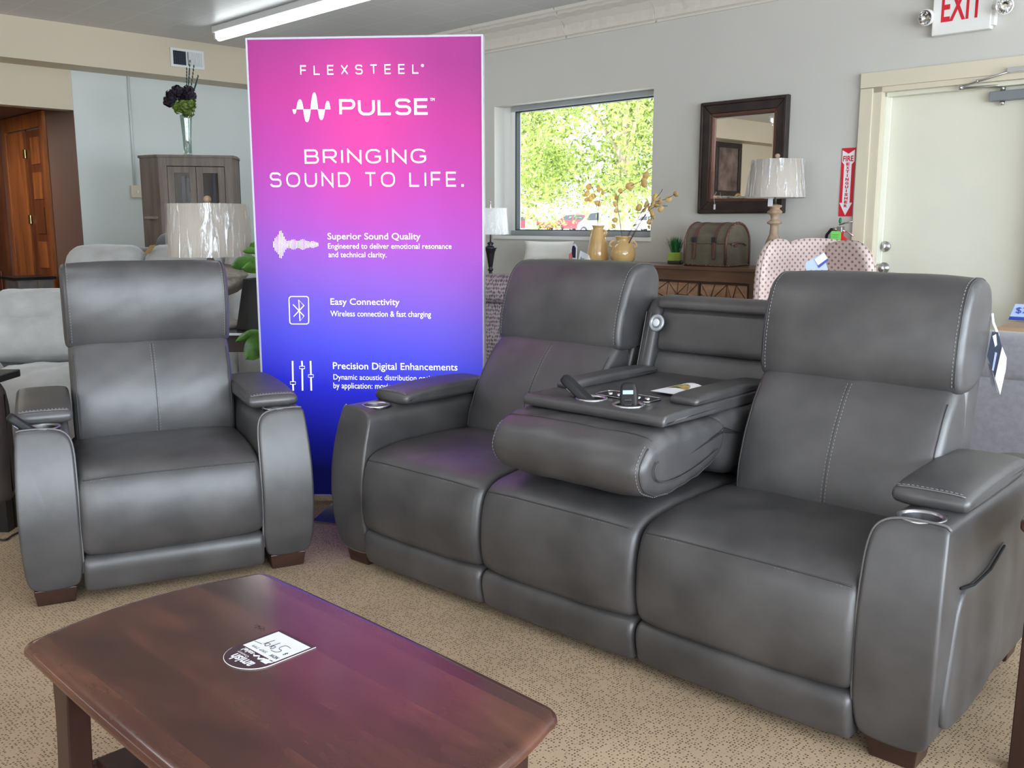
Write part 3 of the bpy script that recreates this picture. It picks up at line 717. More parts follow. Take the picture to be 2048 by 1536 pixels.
# stretched fabric with puckers at the top right corner
nx, nz_ = 60, 80; vs = []; fs = []
for j in range(nz_ + 1):
    for i in range(nx + 1):
        x = bw * i / nx; z = bz0 + (bz1 - bz0) * j / nz_; u = i / nx; v = j / nz_
        pk = .0035 * sin(x * 160) * max(0, (v - .9) / .1) * max(0, 1 - abs(u - .88) / .14) + .002 * sin(z * 90 + x * 60) * max(0, 1 - u / .1) * max(0, 1 - (1 - v) / .2)
        fold = -.002 * math.exp(-((x - .64 - .02 * sin(z * 3)) / .006) ** 2) + .0015 * sin(x * 30 + z * 2)
        bel = -.004 * sin(pi * u) * sin(pi * v)
        vs.append((x, .002 + pk + fold + bel, z))
for j in range(nz_):
    for i in range(nx):
        a = j * (nx + 1) + i; fs.append((a, a + 1, a + nx + 2, a + nx + 1))
MB().add(vs, fs, True).build('fabric_panel', fm, ban)
lm = mat('banner_white_print', rgb(235, 240, 250), .6, emis=(.93, .95, 1, 1), estr=.85)
YT = -.0115
def bM(px, py, roll=0):
    q = B.px(px, py, y=YT); return q
def btext(name, body, x0, x1, y0, y1, bold=0., spacing=1.):
    a = B.px(x0, (y0 + y1) / 2, y=YT); c = B.px(x1, (y0 + y1) / 2, y=YT); t = B.px((x0 + x1) / 2, y0, y=YT); u = B.px((x0 + x1) / 2, y1, y=YT)
    return text_mesh(name, body, (c - a).length, abs(t.z - u.z), lm, ban, plane_M((a + c) / 2, (1, 0, 0), (0, 0, 1)) , bold, 0.0, spacing)
def arcp(cx, cy, rx, ry, a0, a1, n=12):
    return [(cx + rx * cos(radians(a0 + (a1 - a0) * k / n)), cy + ry * sin(radians(a0 + (a1 - a0) * k / n))) for k in range(n + 1)]
def sup(cx, cy, rx, ry, a0, a1, n=28, e=.82):
    out = []
    for k in range(n + 1):
        a = radians(a0 + (a1 - a0) * k / n); c_, s_ = cos(a), sin(a)
        out.append((cx + rx * math.copysign(abs(c_) ** e, c_), cy + ry * math.copysign(abs(s_) ** e, s_)))
    return out
def glyph(ch):
    q = .26
    if ch == 'L': return .82, [[(0, 1), (0, 0), (.82, 0)]]
    if ch == 'F': return .80, [[(.8, 1), (0, 1), (0, 0)], [(0, .5), (.74, .5)]]
    if ch == 'E': return .84, [[(.84, 1), (0, 1), (0, 0), (.84, 0)], [(0, .5), (.78, .5)]]
    if ch == 'X': return .9, [[(0, 1), (.9, 0)], [(0, 0), (.9, 1)]]
    if ch == 'T': return .95, [[(0, 1), (.95, 1)], [(.475, 1), (.475, 0)]]
    if ch == 'I': return .0, [[(0, 1), (0, 0)]]
    if ch == 'N': return .95, [[(0, 0), (0, 1), (.95, 0), (.95, 1)]]
    if ch == 'U': return 1.0, [[(0, 1)] + arcp(.38, .38, .38, .38, 180, 270, 8) + arcp(.62, .38, .38, .38, 270, 360, 8) + [(1, 1)]]
    if ch == 'O': return 1.15, [sup(.575, .5, .575, .5, 90, 450, 40)]
    if ch == 'D': return 1.0, [[(.5, 1), (0, 1), (0, 0), (.5, 0)] + arcp(.5, .5, .5, .5, -90, 90, 18)]
    if ch == 'P': return .95, [[(0, 0), (0, 1)] + arcp(.70, .72, .25, .28, 90, -90, 12) + [(0, .44)]]
    if ch == 'B': return .95, [[(0, .52), (0, 1)] + arcp(.66, .76, .24, .24, 90, -90, 12) + [(0, .52), (0, 0)] + arcp(.70, .26, .26, .26, -90, 90, 12)]
    if ch == 'R': return .95, [[(0, 0), (0, 1)] + arcp(.68, .72, .26, .28, 90, -90, 12) + [(0, .44)], [(.5, .44), (.95, 0)]]
    if ch == 'S': return .98, [arcp(.62, .76, .33, .24, 15, 90, 6)[0:] + arcp(.30, .76, .27, .24, 90, 270, 14) + arcp(.68, .26, .28, .26, 90, -90, 14) + arcp(.34, .26, .34, .26, 270, 200, 6)]
    if ch == 'G': return 1.1, [sup(.55, .5, .55, .5, 38, 322, 34) + [(1.03, .20), (1.03, .47), (.62, .47)]]
    if ch == '.': return .02, [[(0, .02), (.02, .02)]]
    return .3, []
def ribbon(mb, pts, w, f):
    P_ = [Vector(p) for p in pts]; Q = [P_[0]]
    for p in P_[1:]:
        if (p - Q[-1]).length > 1e-4: Q.append(p)
    n_ = len(Q)
    if n_ < 2: return
    L_ = []; R_ = []
    for i in range(n_):
        d0 = (Q[i] - Q[i - 1]).normalized() if i else (Q[1] - Q[0]).normalized(); d1 = (Q[i + 1] - Q[i]).normalized() if i < n_ - 1 else d0
        b_ = d0 + d1; b_ = b_.normalized() if b_.length > .2 else d0; nn_ = Vector((-b_.y, b_.x)); k = 1 / max(.38, nn_.dot(Vector((-d0.y, d0.x))))
        p = Q[i]
        if i == 0: p = p - d1 * w * (.5 if n_ > 2 or True else 0) * 0
        L_.append(p + nn_ * w / 2 * k); R_.append(p - nn_ * w / 2 * k)
    vs = [f(v) for v in L_ + R_]
    mb.add(vs, [(n_ + i, n_ + i + 1, i + 1, i) for i in range(n_ - 1)])
def stroke_text(body, x0, x1, y0, y1, w, gap=.3):
    """geometric wide capitals drawn with one stroke width; w in cap heights"""
    a = B.px(x0, (y0 + y1) / 2, y=YT); c = B.px(x1, (y0 + y1) / 2, y=YT); t = B.px((x0 + x1) / 2, y0, y=YT); u = B.px((x0 + x1) / 2, y1, y=YT)
    hgt = abs(t.z - u.z); W_ = (c.x - a.x) / hgt; k_ = (W_ - gap * (len(body) - 1) - w * len(body)) / sum(glyph(q)[0] for q in body); ws = [glyph(q)[0] * k_ + w for q in body]; x = 0
    for q, wd_ in zip(body, ws):
        g_, st_ = glyph(q); mb = MB()
        for p_ in st_:
            ribbon(mb, p_, w, lambda v: Vector((a.x + (x + w / 2 + v.x * k_) * hgt, YT, u.z + (w / 2 + v.y * (1 - w)) * hgt)))
        if q == '.': mb = MB(); mb.add([Vector((a.x + (x + i) * hgt, YT, u.z + j * hgt)) for i, j in ((0, 0), (w * 1.2, 0), (w * 1.2, w * 1.2), (0, w * 1.2))], [(0, 1, 2, 3)])
        if st_: mb.build('letter', lm, ban)
        x += wd_ + gap
stroke_text('FLEXSTEEL', 600, 838, 129, 149, .15, .72)
btext('lettering', '\u00ae', 842, 848, 128, 134)
stroke_text('PULSE', 678, 858, 197, 231, .185, .15)
btext('lettering', 'TM', 860, 869, 196, 202)
stroke_text('BRINGING', 609, 854, 298, 327, .135)
stroke_text('SOUND TO LIFE.', 539, 927, 344, 374, .135)
btext('lettering', 'Superior Sound Quality', 655, 841, 466, 483, .004)
btext('lettering', 'Engineered to deliver emotional resonance', 656, 903, 487, 501)
btext('lettering', 'and technical clarity.', 657, 773, 504, 518)
btext('lettering', 'Easy Connectivity', 661, 799, 597, 614, .004)
btext('lettering', 'Wireless connection & fast charging', 661, 862, 622, 637)
btext('lettering', 'Precision Digital Enhancements', 666, 915, 726, 744, .004)
btext('lettering', 'Dynamic acoustic distribution optimized', 667, 893, 750, 764)
btext('lettering', 'by application: movies', 667, 788, 766, 781)
def bpoly(mb, pts):
    q = [B.px(x, y, y=YT) for x, y in pts]; q2 = [p + Vector((0, .001, 0)) for p in q]; n = len(q)
    mb.add(q, [tuple(range(n))]); 
def lobe(mb, x0, x1, yb, yt):
    n = 14; pts = []
    for k in range(n + 1):
        u = k / n; s = sin(pi * u); h = (s ** 1.0) * 1.25; h = min(1, h) if abs(u - .5) > .12 else 1
        w = .5 + (u - .5) * (1 if True else 1)
        h = 1 - abs(2 * u - 1) ** 2.6
        pts.append((x0 + (x1 - x0) * (.5 + (u - .5) * 1.0), yb + (yt - yb) * h))
    bpoly(mb, pts)
mb = MB()
for x0, x1, yt in ((585, 593, 228), (592.5, 607, 199), (606.5, 621.5, 244), (621, 636, 185), (635.5, 650, 240), (649.5, 661, 202)): lobe(mb, x0, x1, 218.5, yt)
mb.build('wave_logo', lm, ban)
def bline(mb, pts, r, closed=False): mb.tube([B.px(x, y, y=YT) for x, y in pts], r, 5, closed)
mb = MB(); hs = [12, 25, 31, 39, 53, 55, 45, 31, 20, 14, 15, 15, 19, 20, 19, 15, 14, 15, 19, 21, 20, 16, 14, 13, 11, 13, 14, 11, 9, 7]
for k, h in enumerate(hs): x = 547 + k * 3.05; bline(mb, [(x, 489 - h / 2), (x + .4, 489 + h / 2)], .0018)
mb.build('sound_wave_icon', lm, ban)
mb = MB(); rr_ = []
for cx, cy, a0 in ((612, 598, -90), (612.5, 643, 0), (584.5, 643, 90), (583, 598, 180)):
    for k in range(5): a = radians(a0 + k * 22.5); rr_.append((cx + 5 * cos(a), cy + 5 * sin(a)))
bline(mb, rr_, .0022, True); mb.build('icon_border', lm, ban)
mb = MB(); bline(mb, [(586, 609), (608, 632), (600, 642), (597.5, 600), (608, 611), (587.5, 633)], .0022); mb.build('bluetooth_icon', lm, ban)
mb = MB()
for x, ky in ((585.5, 766), (604, 735), (621.5, 752)):
    bline(mb, [(x - .3, 722), (x + .5, ky - 3)], .0038); bline(mb, [(x + .5, ky + 3), (x + 1.2, 781)], .0038)
    bline(mb, [(x - 5, ky - 2.5), (x + 5.5, ky - 2.5), (x + 5.5, ky + 2.5), (x - 5, ky + 2.5)], .0013, True)
mb.build('slider_icon', lm, ban)
MB().prism([(.28, -.26), (.42, -.30), (.44, 0.05), (.30, 0.05)], 0.0, .008).box((.30, .0, .006), (.42, .05, .05)).build('foot', M['steel'], ban)
MB().prism([(.60, -.26), (.74, -.30), (.76, 0.05), (.62, 0.05)], 0.0, .008).box((.62, .0, .006), (.74, .05, .05)).build('foot', M['steel'], ban)

# ================================================================== UPHOLSTERED SEATING
def boolean_cut(o, cutters):
    for cmb in cutters:
        cu = cmb.build('cutter', None)
        if o.parent: cu.parent = o.parent
        m = o.modifiers.new('cut', 'BOOLEAN'); m.operation = 'DIFFERENCE'; m.object = cu; m.solver = 'MANIFOLD'
        bpy.context.view_layer.update()
        dg = bpy.context.evaluated_depsgraph_get(); me = bpy.data.meshes.new_from_object(o.evaluated_get(dg))
        o.modifiers.clear(); old = o.data; o.data = me; me.name = old.name
        bpy.data.objects.remove(cu)
def cup(par, x, y, z, r=.046, depth=.06):
    Mx = Matrix.Translation((x, y, z))
    mb = MB().lathe([(r + .008, -.001), (r + .008, .002), (r + .005, .004), (r, .002), (r - .002, -.004)], 40, Mx, capb=False, capt=False)
    mb.lathe([(r - .0025, -.002), (r - .004, -depth)], 40, Mx, capb=False, capt=False); mb.lathe([(r, -depth), (0.0, -depth)], 40, Mx, smooth=False, capb=False, capt=False)
    return mb.build('cup_holder', M['steel'], par)
def cutter(x, y, z, r=.047): return MB().lathe([(r, -.075), (r, .06)], 24, Matrix.Translation((x, y, z)), smooth=False)

def seat_unit(par, x0, x1, seed=0):
    Pf = Pillow([(.05, .032), (-.002, .030), (-.016, .040), (-.026, .075), (-.032, .115), (-.026, .142), (-.010, .156), (.02, .160), (.05, .162), (.14, .15), (.14, .04)], x0 + .001, x1 - .001, .018, .004, n=70)
    Pf.mesh().build('footrest_panel', M['leather'], par)
    Ps = Pillow([(.06, .166), (.010, .160), (-.012, .164), (-.028, .180), (-.038, .24), (-.036, .32), (-.022, .385), (-.004, .422), (.05, .446), (.16, .456), (.34, .460), (.50, .452), (.60, .44), (.62, .30), (.40, .18)],
                x0, x1, .026, .014, n=110, mid=14, wr=.0012, seed=seed)
    Ps.mesh().build('seat', M['leather'], par)
    i = Ps.near(-.008, .418)
    pts = [Ps.pt(x0 + .02 + (x1 - x0 - .04) * k / 40, i, .0008) for k in range(41)]
    st = MB(); dashes(st, [p + Vector((0, -.0015, -.006)) for p in pts]); tag(st.build('stitching', M['stitch'], par), kind='stuff')
    MB().tube(pts, .0022, 5).build('seam', M['seam'], par)
    return Ps

def back_unit(par, x0, x1, dy=0., shear=0., hz=0., seed=0, shell=True):
    def f(c, a, b): return Vector((c, a + dy - shear * (b - .44), b + hz * max(0, b - .6)))
    Pb = Pillow([(.470, .38), (.450, .44), (.452, .52), (.480, .62), (.535, .72), (.585, .785), (.62, .815), (.70, .80), (.70, .60), (.62, .40)], x0 + .004, x1 - .004, .026, .012, f=f, n=90, mid=12, wr=.0012, seed=seed)
    Pb.mesh().build('backrest', M['leather'], par)
    Ph = Pillow([(.64, .786), (.612, .790), (.600, .800), (.593, .83), (.592, .90), (.606, .98), (.630, 1.045), (.655, 1.080), (.70, 1.097), (.76, 1.097), (.805, 1.08), (.832, 1.03), (.83, .92), (.80, .82), (.72, .79)], x0 - .004, x1 + .004, .020, .010, f=f, n=100, mid=12, wr=.001, seed=seed + 3)
    Ph.mesh().build('headrest', M['leather'], par)
    # seams: centre seam with double stitch, headrest edge stitches, headrest bottom piping
    xm = (x0 + x1) / 2; i0 = Pb.near(.452, .47); i1 = Pb.near(.585, .785)
    if i1 < i0: i1 += len(Pb.P)
    idx = [i0 + (i1 - i0) * k / 60 for k in range(61)] if abs(i1 - i0) < 60 else [i0 - (len(Pb.P) - (i1 - i0)) * k / 60 for k in range(61)]
    MB().tube([Pb.pt(xm, i, .0002) for i in idx], .0015, 5).build('seam', M['seam'], par)
    st = MB()
    for s in (-.006, .006): dashes(st, [Pb.pt(xm + s, i, .0001) for i in idx], r=.0008)
    j = Ph.near(.604, .80)
    pts = [Ph.pt(x0 + .02 + (x1 - x0 - .04) * k / 40, j, .001) for k in range(41)]
    MB().tube(pts, .003, 6).build('piping', M['piping'], par)
    # side seams of headrest (both edges)
    j0 = Ph.near(.598, .815); j1 = Ph.near(.80, 1.10)
    def rng(P, a, b_, n=50):
        nn = len(P.P); d = (b_ - a) % nn
        if d > nn / 2: d -= nn
        return [a + d * k / n for k in range(n + 1)]
    for xx, s in ((x0 + .012, 1), (x1 - .012, -1)):
        pt = [Ph.pt(xx, i, .001) for i in rng(Ph, j0, j1)]
        MB().tube(pt, .002, 5).build('seam', M['seam'], par)
        dashes(st, [Ph.pt(xx + s * .007, i, .0012) for i in rng(Ph, j0, j1)])
        k0 = Pb.near(.450, .46); k1 = Pb.near(.575, .775)
        MB().tube([Pb.pt(xx + s * .006, i, .0015) for i in rng(Pb, k0, k1)], .002, 5).build('seam', M['seam'], par)
    tag(st.build('stitching', M['stitch'], par), kind='stuff')
    if shell:
        Pq = Pillow([(.60, .30), (.66, .40), (.685, .60), (.72, .80), (.79, 1.02), (.83, 1.05), (.855, 1.02), (.85, .85), (.80, .60), (.76, .30)], x0 + .014, x1 - .014, .02, .004, f=f, n=60, mid=4)
        Pq.mesh().build('back_shell', M['leather'], par)
    return Pb, Ph

def arm(par, xo, xi, pad_in=.03, cupxy=None, pad_y0=.15, side=1, pipe='piping'):
    """xo outer edge, xi inner edge (side=+1: inner is to the right)"""
    s = 1 if xi > xo else -1
    prof = [(xo + s * .03, .05), (xo + s * .0, .078), (xo - s * .008, .20), (xo - s * .010, .34), (xo - s * .005, .48), (xo + s * .002, .575), (xo + s * .008, .5865), (xo + s * .04, .588), (xi - s * .06, .587), (xi - s * .016, .57), (xi - s * .002, .53), (xi, .44), (xi, .25), (xi, .078), (xi - s * .03, .05)]
    def g(z): return .618 * (z - .05) * (z - .494)
    def f(c, a, b):
        fd = 1 if c < .05 else max(0, 1 - (c - .05) / .3); fd = fd * fd * (3 - 2 * fd)
        return Vector((a, c + g(b) * fd, b))
    P = Pillow(prof, 0.0, .90, .009, .0, f=f, it=2, n=120, mid=26)
    o = P.mesh().build('arm', M['leather'], par)
    if cupxy:
        boolean_cut(o, [cutter(cupxy[0], cupxy[1], .585)])
        cup(par, cupxy[0], cupxy[1], .5855)
    a0 = P.near(xo, .10); a1 = P.near(xi, .10)
    nn = len(P.P); t0 = P.near(xo + s * .005, .585)
    d = (a1 - t0) % nn
    # the way over the top
    way = [t0 + d * k / 70 for k in range(71)]
    zs = max(P.pt(.01, i).z for i in way)
    if zs < .55 or min((P.P[int(i) % nn].y) for i in way[:10]) < .5:
        d = d - nn; way = [t0 + d * k / 70 for k in range(71)]
    MB().tube([P.pt(.010, i, .0025) for i in way], .0034, 6).build('piping', M[pipe], par)
    # pad
    px0, px1 = (xo + .004, xi + s * pad_in) if s > 0 else (xi + s * pad_in, xo - .004)
    y0 = pad_y0
    Pp = Pillow([(y0 + .01, .588), (y0 - .006, .596), (y0 - .006, .615), (y0 + .010, .624), (y0 + .1, .633), (y0 + .3, .638), (.62, .634), (.675, .615), (.67, .588)], px0, px1, .013, .008, n=80, mid=8)
    Pp.mesh().build('arm_pad', M['leather'], par)
    j = Pp.near(y0 + .003, .620)
    pts = [Pp.pt(px0 + .012 + (px1 - px0 - .024) * k / 20, j, .001) for k in range(21)]
    MB().tube(pts, .0022, 5).build('seam', M['piping'], par)
    st = MB(); dashes(st, [p + Vector((0, .005, .003)) for p in pts]); tag(st.build('stitching', M['stitch'], par), kind='stuff')
    return P

def feet(par, spots, h=.055, sx=.12, sy=.10):
    for x, y in spots:
        MB().add([(x - sx / 2 + .008, y - sy / 2 + .008, 0), (x + sx / 2 - .008, y - sy / 2 + .008, 0), (x + sx / 2 - .008, y + sy / 2 - .008, 0), (x - sx / 2 + .008, y + sy / 2 - .008, 0),
                  (x - sx / 2, y - sy / 2, h), (x + sx / 2, y - sy / 2, h), (x + sx / 2, y + sy / 2, h), (x - sx / 2, y + sy / 2, h)],
                 [(3, 2, 1, 0), (4, 5, 6, 7), (0, 1, 5, 4), (1, 2, 6, 5), (2, 3, 7, 6), (3, 0, 4, 7)]).build('leg', M['feet'], par, bevel=.003)

def remote(name, base, tip, w, label, wdir, th=.028):
    """handset standing from base to tip"""
    base = Vector(base); tip = Vector(tip); ez = (tip - base); Lh = ez.length; ez.normalize(); ex = Vector(wdir); ex = (ex - ez * ex.dot(ez)).normalized(); ey = ez.cross(ex)
    Mx = Matrix.Identity(4)
    for i in range(3): Mx[i][0] = ex[i]; Mx[i][1] = ey[i]; Mx[i][2] = ez[i]; Mx[i][3] = base[i]
    t = empty(name, (0, 0, 0), 0, label, 'remote control', 'black remote controls in the cup holders'); t.matrix_world = Mx
    P = Pillow([(-w / 2, 0), (-w / 2 * .96, Lh * .75), (-w / 2 * .8, Lh * .97), (-w * .2, Lh), (w * .2, Lh), (w / 2 * .8, Lh * .97), (w / 2 * .96, Lh * .75), (w / 2, 0)], -th / 2, th / 2, .008, .001, f=lambda c, a, b: Vector((a, c, b)), n=48, mid=3)
    P.mesh().build('handset', M['blackmat'], t)
    MB().box((-w * .3, -th / 2 - .002, Lh * .66), (w * .3, -th / 2 + .001, Lh * .78)).build('display', M['paleblue'], t, bevel=.001)
    for k in range(3): MB().box((-w * .22, -th / 2 - .003, Lh * (.18 + .14 * k)), (w * .22, -th / 2 + .001, Lh * (.26 + .14 * k))).build('button', M['black'], t, bevel=.001)
    return t

# ---------------------------------------------------------------- sofa
so = empty('reclining_sofa', S.o, S.ang, 'dark grey leather three-seat reclining sofa with fold-down centre console', 'sofa')
X = [-.018, .572, 1.166, 1.786]
MB().box((-.01, .06, .045), (1.78, .86, .30)).build('base', M['gap'], so)
for k in range(3): seat_unit(so, X[k] + .002, X[k + 1] - .002, seed=k)
back_unit(so, X[0] + .010, X[1] + .014, dy=.035, shear=-.14, seed=1)
back_unit(so, X[2] + .045, X[3] + .008, dy=-.035, seed=5)
arm(so, -.186, -.012, .012, cupxy=(-.094, .115), pad_y0=.185)
PA = arm(so, 1.958, 1.782, .008, cupxy=(1.876, .085), pad_y0=.168)
feet(so, [(-.10, .06), (1.87, .06), (-.10, .80), (1.87, .80)])
# middle back with recessed tray frame
sl = lambda z: .765 + (z - .69) * .28
def shp(z0, z1, d0, d1): return [(sl(z0) + d0, z0), (sl((z0 + z1) / 2) + d0 - .004, (z0 + z1) / 2), (sl(z1) + d0, z1), (sl(z1) + d1, z1), (sl(z0) + d1, z0)]
Pillow(shp(.42, .965, .045, .14), .602, 1.20, .02, 0, n=60, mid=4).mesh().build('centre_back', M['leather'], so)
Pillow(shp(.45, .978, -.004, .12), .602, .664, .018, .002, n=60, mid=4).mesh().build('side_rail', M['leather'], so)
Pillow([(sl(.93) + .0, .938), (sl(.95) - .012, .955), (sl(.97) - .006, .978), (sl(.98) + .03, .990), (sl(.98) + .09, .985), (sl(.96) + .1, .94)], .652, 1.205, .014, 0, n=50, mid=8).mesh().build('top_roll', M['leather'], so)
Pillow(shp(.787, .952, .020, .07), .664, 1.20, .006, .001, n=60, mid=6).mesh().build('centre_back_panel', M['leather'], so)
Pillow(shp(.44, .7855, .020, .07), .664, 1.20, .006, .001, n=60, mid=6).mesh().build('centre_back_panel', M['leather'], so)
for xx in (.612, .632): MB().tube([(xx, sl(z) - .0075, z) for z in [.50 + .0475 * k for k in range(10)]], .0018, 5).build('seam', M['piping'], so)
q = S.px(1313, 646, y=sl(.89) - .01)
Mx = Matrix.Translation((q.x, sl(q.z) - .006, q.z)) @ Matrix.Rotation(radians(90 - 15.6), 4, 'X')
MB().lathe([(.032, 0), (.032, .005), (.028, .008), (.018, .006), (.018, .003), (0, .003)], 28, Mx).build('speaker_ring', M['alu'], so)
MB().lathe([(.0145, .003), (.0145, .008), (.011, .010), (0, .010)], 20, Mx).build('speaker_button', M['whitem'], so)
# folded-down console
Pc = Pillow([(.14, .678), (.06, .670), (-.005, .650), (-.038, .605), (-.036, .555), (-.004, .515), (.05, .496), (.14, .494), (.24, .508), (.34, .533), (.40, .56), (.42, .62), (.41, .676)], .622, 1.190, .036, .010, n=120, mid=14, wr=.0026, seed=4)
Pc.mesh().build('console_bolster', M['leather'], so)
Pillow([(.36, .692), (.355, .60), (.36, .545), (.42, .495), (.52, .472), (.66, .480), (.74, .52), (.76, .60), (.76, .692)], .630, 1.182, .045, .008, n=90, mid=10, wr=.002, seed=8).mesh().build('console_body', M['leather'], so)
MB().box((.60, .60, .30), (1.20, .80, .62)).build('gap_filler', M['gap'], so)  # added black block, fills the see-through gap behind the console with dark
st = MB()
j = Pc.near(.03, .685); pts = [Pc.pt(.622 + .02 + .528 * k / 30, j, .001) for k in range(31)]; MB().tube(pts, .002, 5).build('seam', M['seam'], so)
nn = len(Pc.P)
def rngc(a, b_, n=50):
    d = (b_ - a) % nn
    if d > nn / 2: d -= nn
    return [a + d * k / n for k in range(n + 1)]
w1 = rngc(Pc.near(.0, .67), Pc.near(.36, .54))
for x_, sg in ((1.178, -1), (.634, 1)):
    MB().tube([Pc.pt(x_, i, .001) for i in w1], .0022, 5).build('seam', M['seam'], so)
    dashes(st, [Pc.pt(x_ + sg * .008, i, .0012) for i in w1])
# the edging band on the bolster's side
def inner(i, d): p = Pc.P[int(i) % nn]; n_ = Pc.N[int(i) % nn]; return p - n_ * d
MB().tube([Vector((1.199, inner(i, .048).x, inner(i, .048).y)) for i in w1], .0024, 5).build('seam', M['seam'], so)
tag(st.build('stitching', M['stitch'], so), kind='stuff')
ct = Pillow([(.092, .686), (.088, .700), (.094, .720), (.12, .7225), (.40, .7225), (.76, .7225), (.775, .715), (.775, .686)], .650, 1.172, .008, 0, n=90, mid=8, it=1).mesh().build('console_top', M['leather'], so)
cA = Vector((.861, .169, .7225)); cB = Vector((1.004, .160, .7225))
boolean_cut(ct, [MB().lathe([(.042, -.1), (.042, .05)], 24, Matrix.Translation(c), smooth=False) for c in (cA, cB)])
for c in (cA, cB): cup(so, c.x, c.y, c.z, .041, .042)
for a, b_, y0 in ((.654, .735, .245), (1.072, 1.170, .262)):
    Pillow([(y0 + .01, .7225), (y0, .730), (y0 + .008, .745), (y0 + .08, .750), (.55, .750), (.71, .746), (.73, .736), (.725, .7225)], a, b_, .010, .003, n=70, mid=6).mesh().build('console_pad', M['leather'], so)
cp = MB(); rp = []
for cx_, cy_, a0 in ((1.02, .275, 0), (.85, .285, 90), (.85, .235, 180), (1.02, .225, 270)):
    for k in range(5): a = radians(a0 + k * 22.5); rp.append((cx_ + .018 * cos(a), cy_ + .018 * sin(a)))
MB().tube([(a, b_, .7268) for a, b_ in rp], .0014, 5, True).build('plate_rim', M['chrome'], so)
pl = cp.prism(rp, .7226, .7265).build('control_plate', M['black'], so)
for px_, py_ in ((1221, 789), (1239, 792), (1262, 795), (1277, 797.5), (1295, 800)):
    q = S.px(px_, py_, z=.73); MB().lathe([(.008, 0), (.008, .008), (.006, .011), (0, .011)], 14, Matrix.Translation((q.x, q.y, .7265))).build('knob', M['chrome'], pl)
# side pocket on the right arm
Pk = Pillow([(.02, .10), (.06, .28), (.10, .43), (.18, .415), (.30, .418), (.42, .45), (.455, .46), (.47, .30), (.46, .18), (.40, .10), (.20, .085)], 1.950, 1.974, .010, .002, f=lambda c, a, b: Vector((c, a, b)), n=70, mid=3)
Pk.mesh().build('side_pocket', M['leather'], so)
MB().tube([(1.968, .10, .433), (1.974, .18, .421), (1.975, .30, .424), (1.972, .42, .452)], .0035, 6).build('pocket_mouth', M['gap'], so)

# things on the sofa
def inS(p): return S.root(p[0], p[1], p[2])
def dS(v): return S.x * v[0] + S.y * v[1] + Vector((0, 0, v[2]))
remote('remote_control', inS((.885, .175, .684)), inS((.765, .150, .780)), .050, 'black remote lying slanted out of the left console cup holder', dS((.45, -1, 0)))
remote('remote_control', inS((1.004, .165, .684)), inS((.990, .180, .784)), .052, 'black remote standing upright in the right console cup holder', dS((.93, .36, 0)))
br = [S.px(*p, z=.728) for p in ((1301, 784), (1361.5, 771), (1416, 781.5), (1366, 793.5))]
bo = empty('brochure', inS(sum(br, Vector()) / 4), S.ang, 'white and gold printed brochure lying flat on the console top', 'brochure')
cen = sum(br, Vector()) / 4; bl = [p - cen for p in br]
def quadgrid(q, z0, n, fn, th=.0008):
    vs = []; fs = []
    for i in range(n + 1):
        for j in range(n + 1):
            u, v = i / n, j / n; p = q[0].lerp(q[1], u).lerp(q[3].lerp(q[2], u), v); vs.append((p.x, p.y, z0 + fn(u, v)))
    m_ = len(vs); vs += [(a, b_, c - th) for a, b_, c in vs]
    for i in range(n):
        for j in range(n):
            a = i * (n + 1) + j; fs.append((a, a + n + 1, a + n + 2, a + 1)); fs.append((m_ + a, m_ + a + 1, m_ + a + n + 2, m_ + a + n + 1))
    return MB().add(vs, fs, True)
quadgrid(bl, 0.004, 8, lambda u, v: .012 * sin(pi * v) * u).build('sheet', M['paper'], bo)
gl = [bl[0].lerp(bl[1], .45).lerp(bl[3].lerp(bl[2], .45), .08), bl[1].lerp(bl[2], .05), bl[2].lerp(bl[1], .1), bl[0].lerp(bl[1], .45).lerp(bl[3].lerp(bl[2], .45), .8)]
quadgrid(gl, .0055, 6, lambda u, v: .012 * sin(pi * v) * .7).build('print', M['gold'], bo)
# hang tags on the right headrest
ht = empty('hang_tag', inS((1.83, .78, .98)), S.ang, 'dark blue and white hang tags on the right side of the right headrest', 'tag')
def tagpoly(name, pts, yy, m, th=.002):
    q = [S.px(x, y, y=yy) - Vector((1.83, .78, .98)) for x, y in pts]; n = len(q); q2 = [p + Vector((.0, th, 0)) for p in q]
    vs = q + q2; fs = [tuple(range(n)), tuple(range(2 * n - 1, n - 1, -1))] + [(i, (i + 1) % n, n + (i + 1) % n, n + i) for i in range(n)]
    return MB().add(vs, fs).build(name, m, ht)
tagpoly('card', [(1974, 712), (1984, 664), (1996, 664), (2004, 694), (1999, 770), (1990, 755)], .775, M['tagdark'])
tagpoly('card', [(2004, 694), (2013, 716), (2011, 740), (2000, 789), (1990, 756)], .772, M['paper'])
tagpoly('card', [(1976, 725), (1982, 730), (1995, 785), (1986, 784), (1981, 765)], .79, M['greyfabric'])
tagpoly('label_print', [(1984, 740), (1990, 704), (1994, 706), (1987, 742)], .7735, M['paleblue'], .001)
tagpoly('label_print', [(1985, 672), (1992, 668), (1994, 690), (1990, 694)], .7735, M['paper'], .001)
MB().tube([S.px(*p, y=.78) - Vector((1.83, .78, .98)) for p in ((1984, 627), (1986, 645), (1992, 660), (1996, 672))], .004, 6).build('strap', M['paper'], ht)

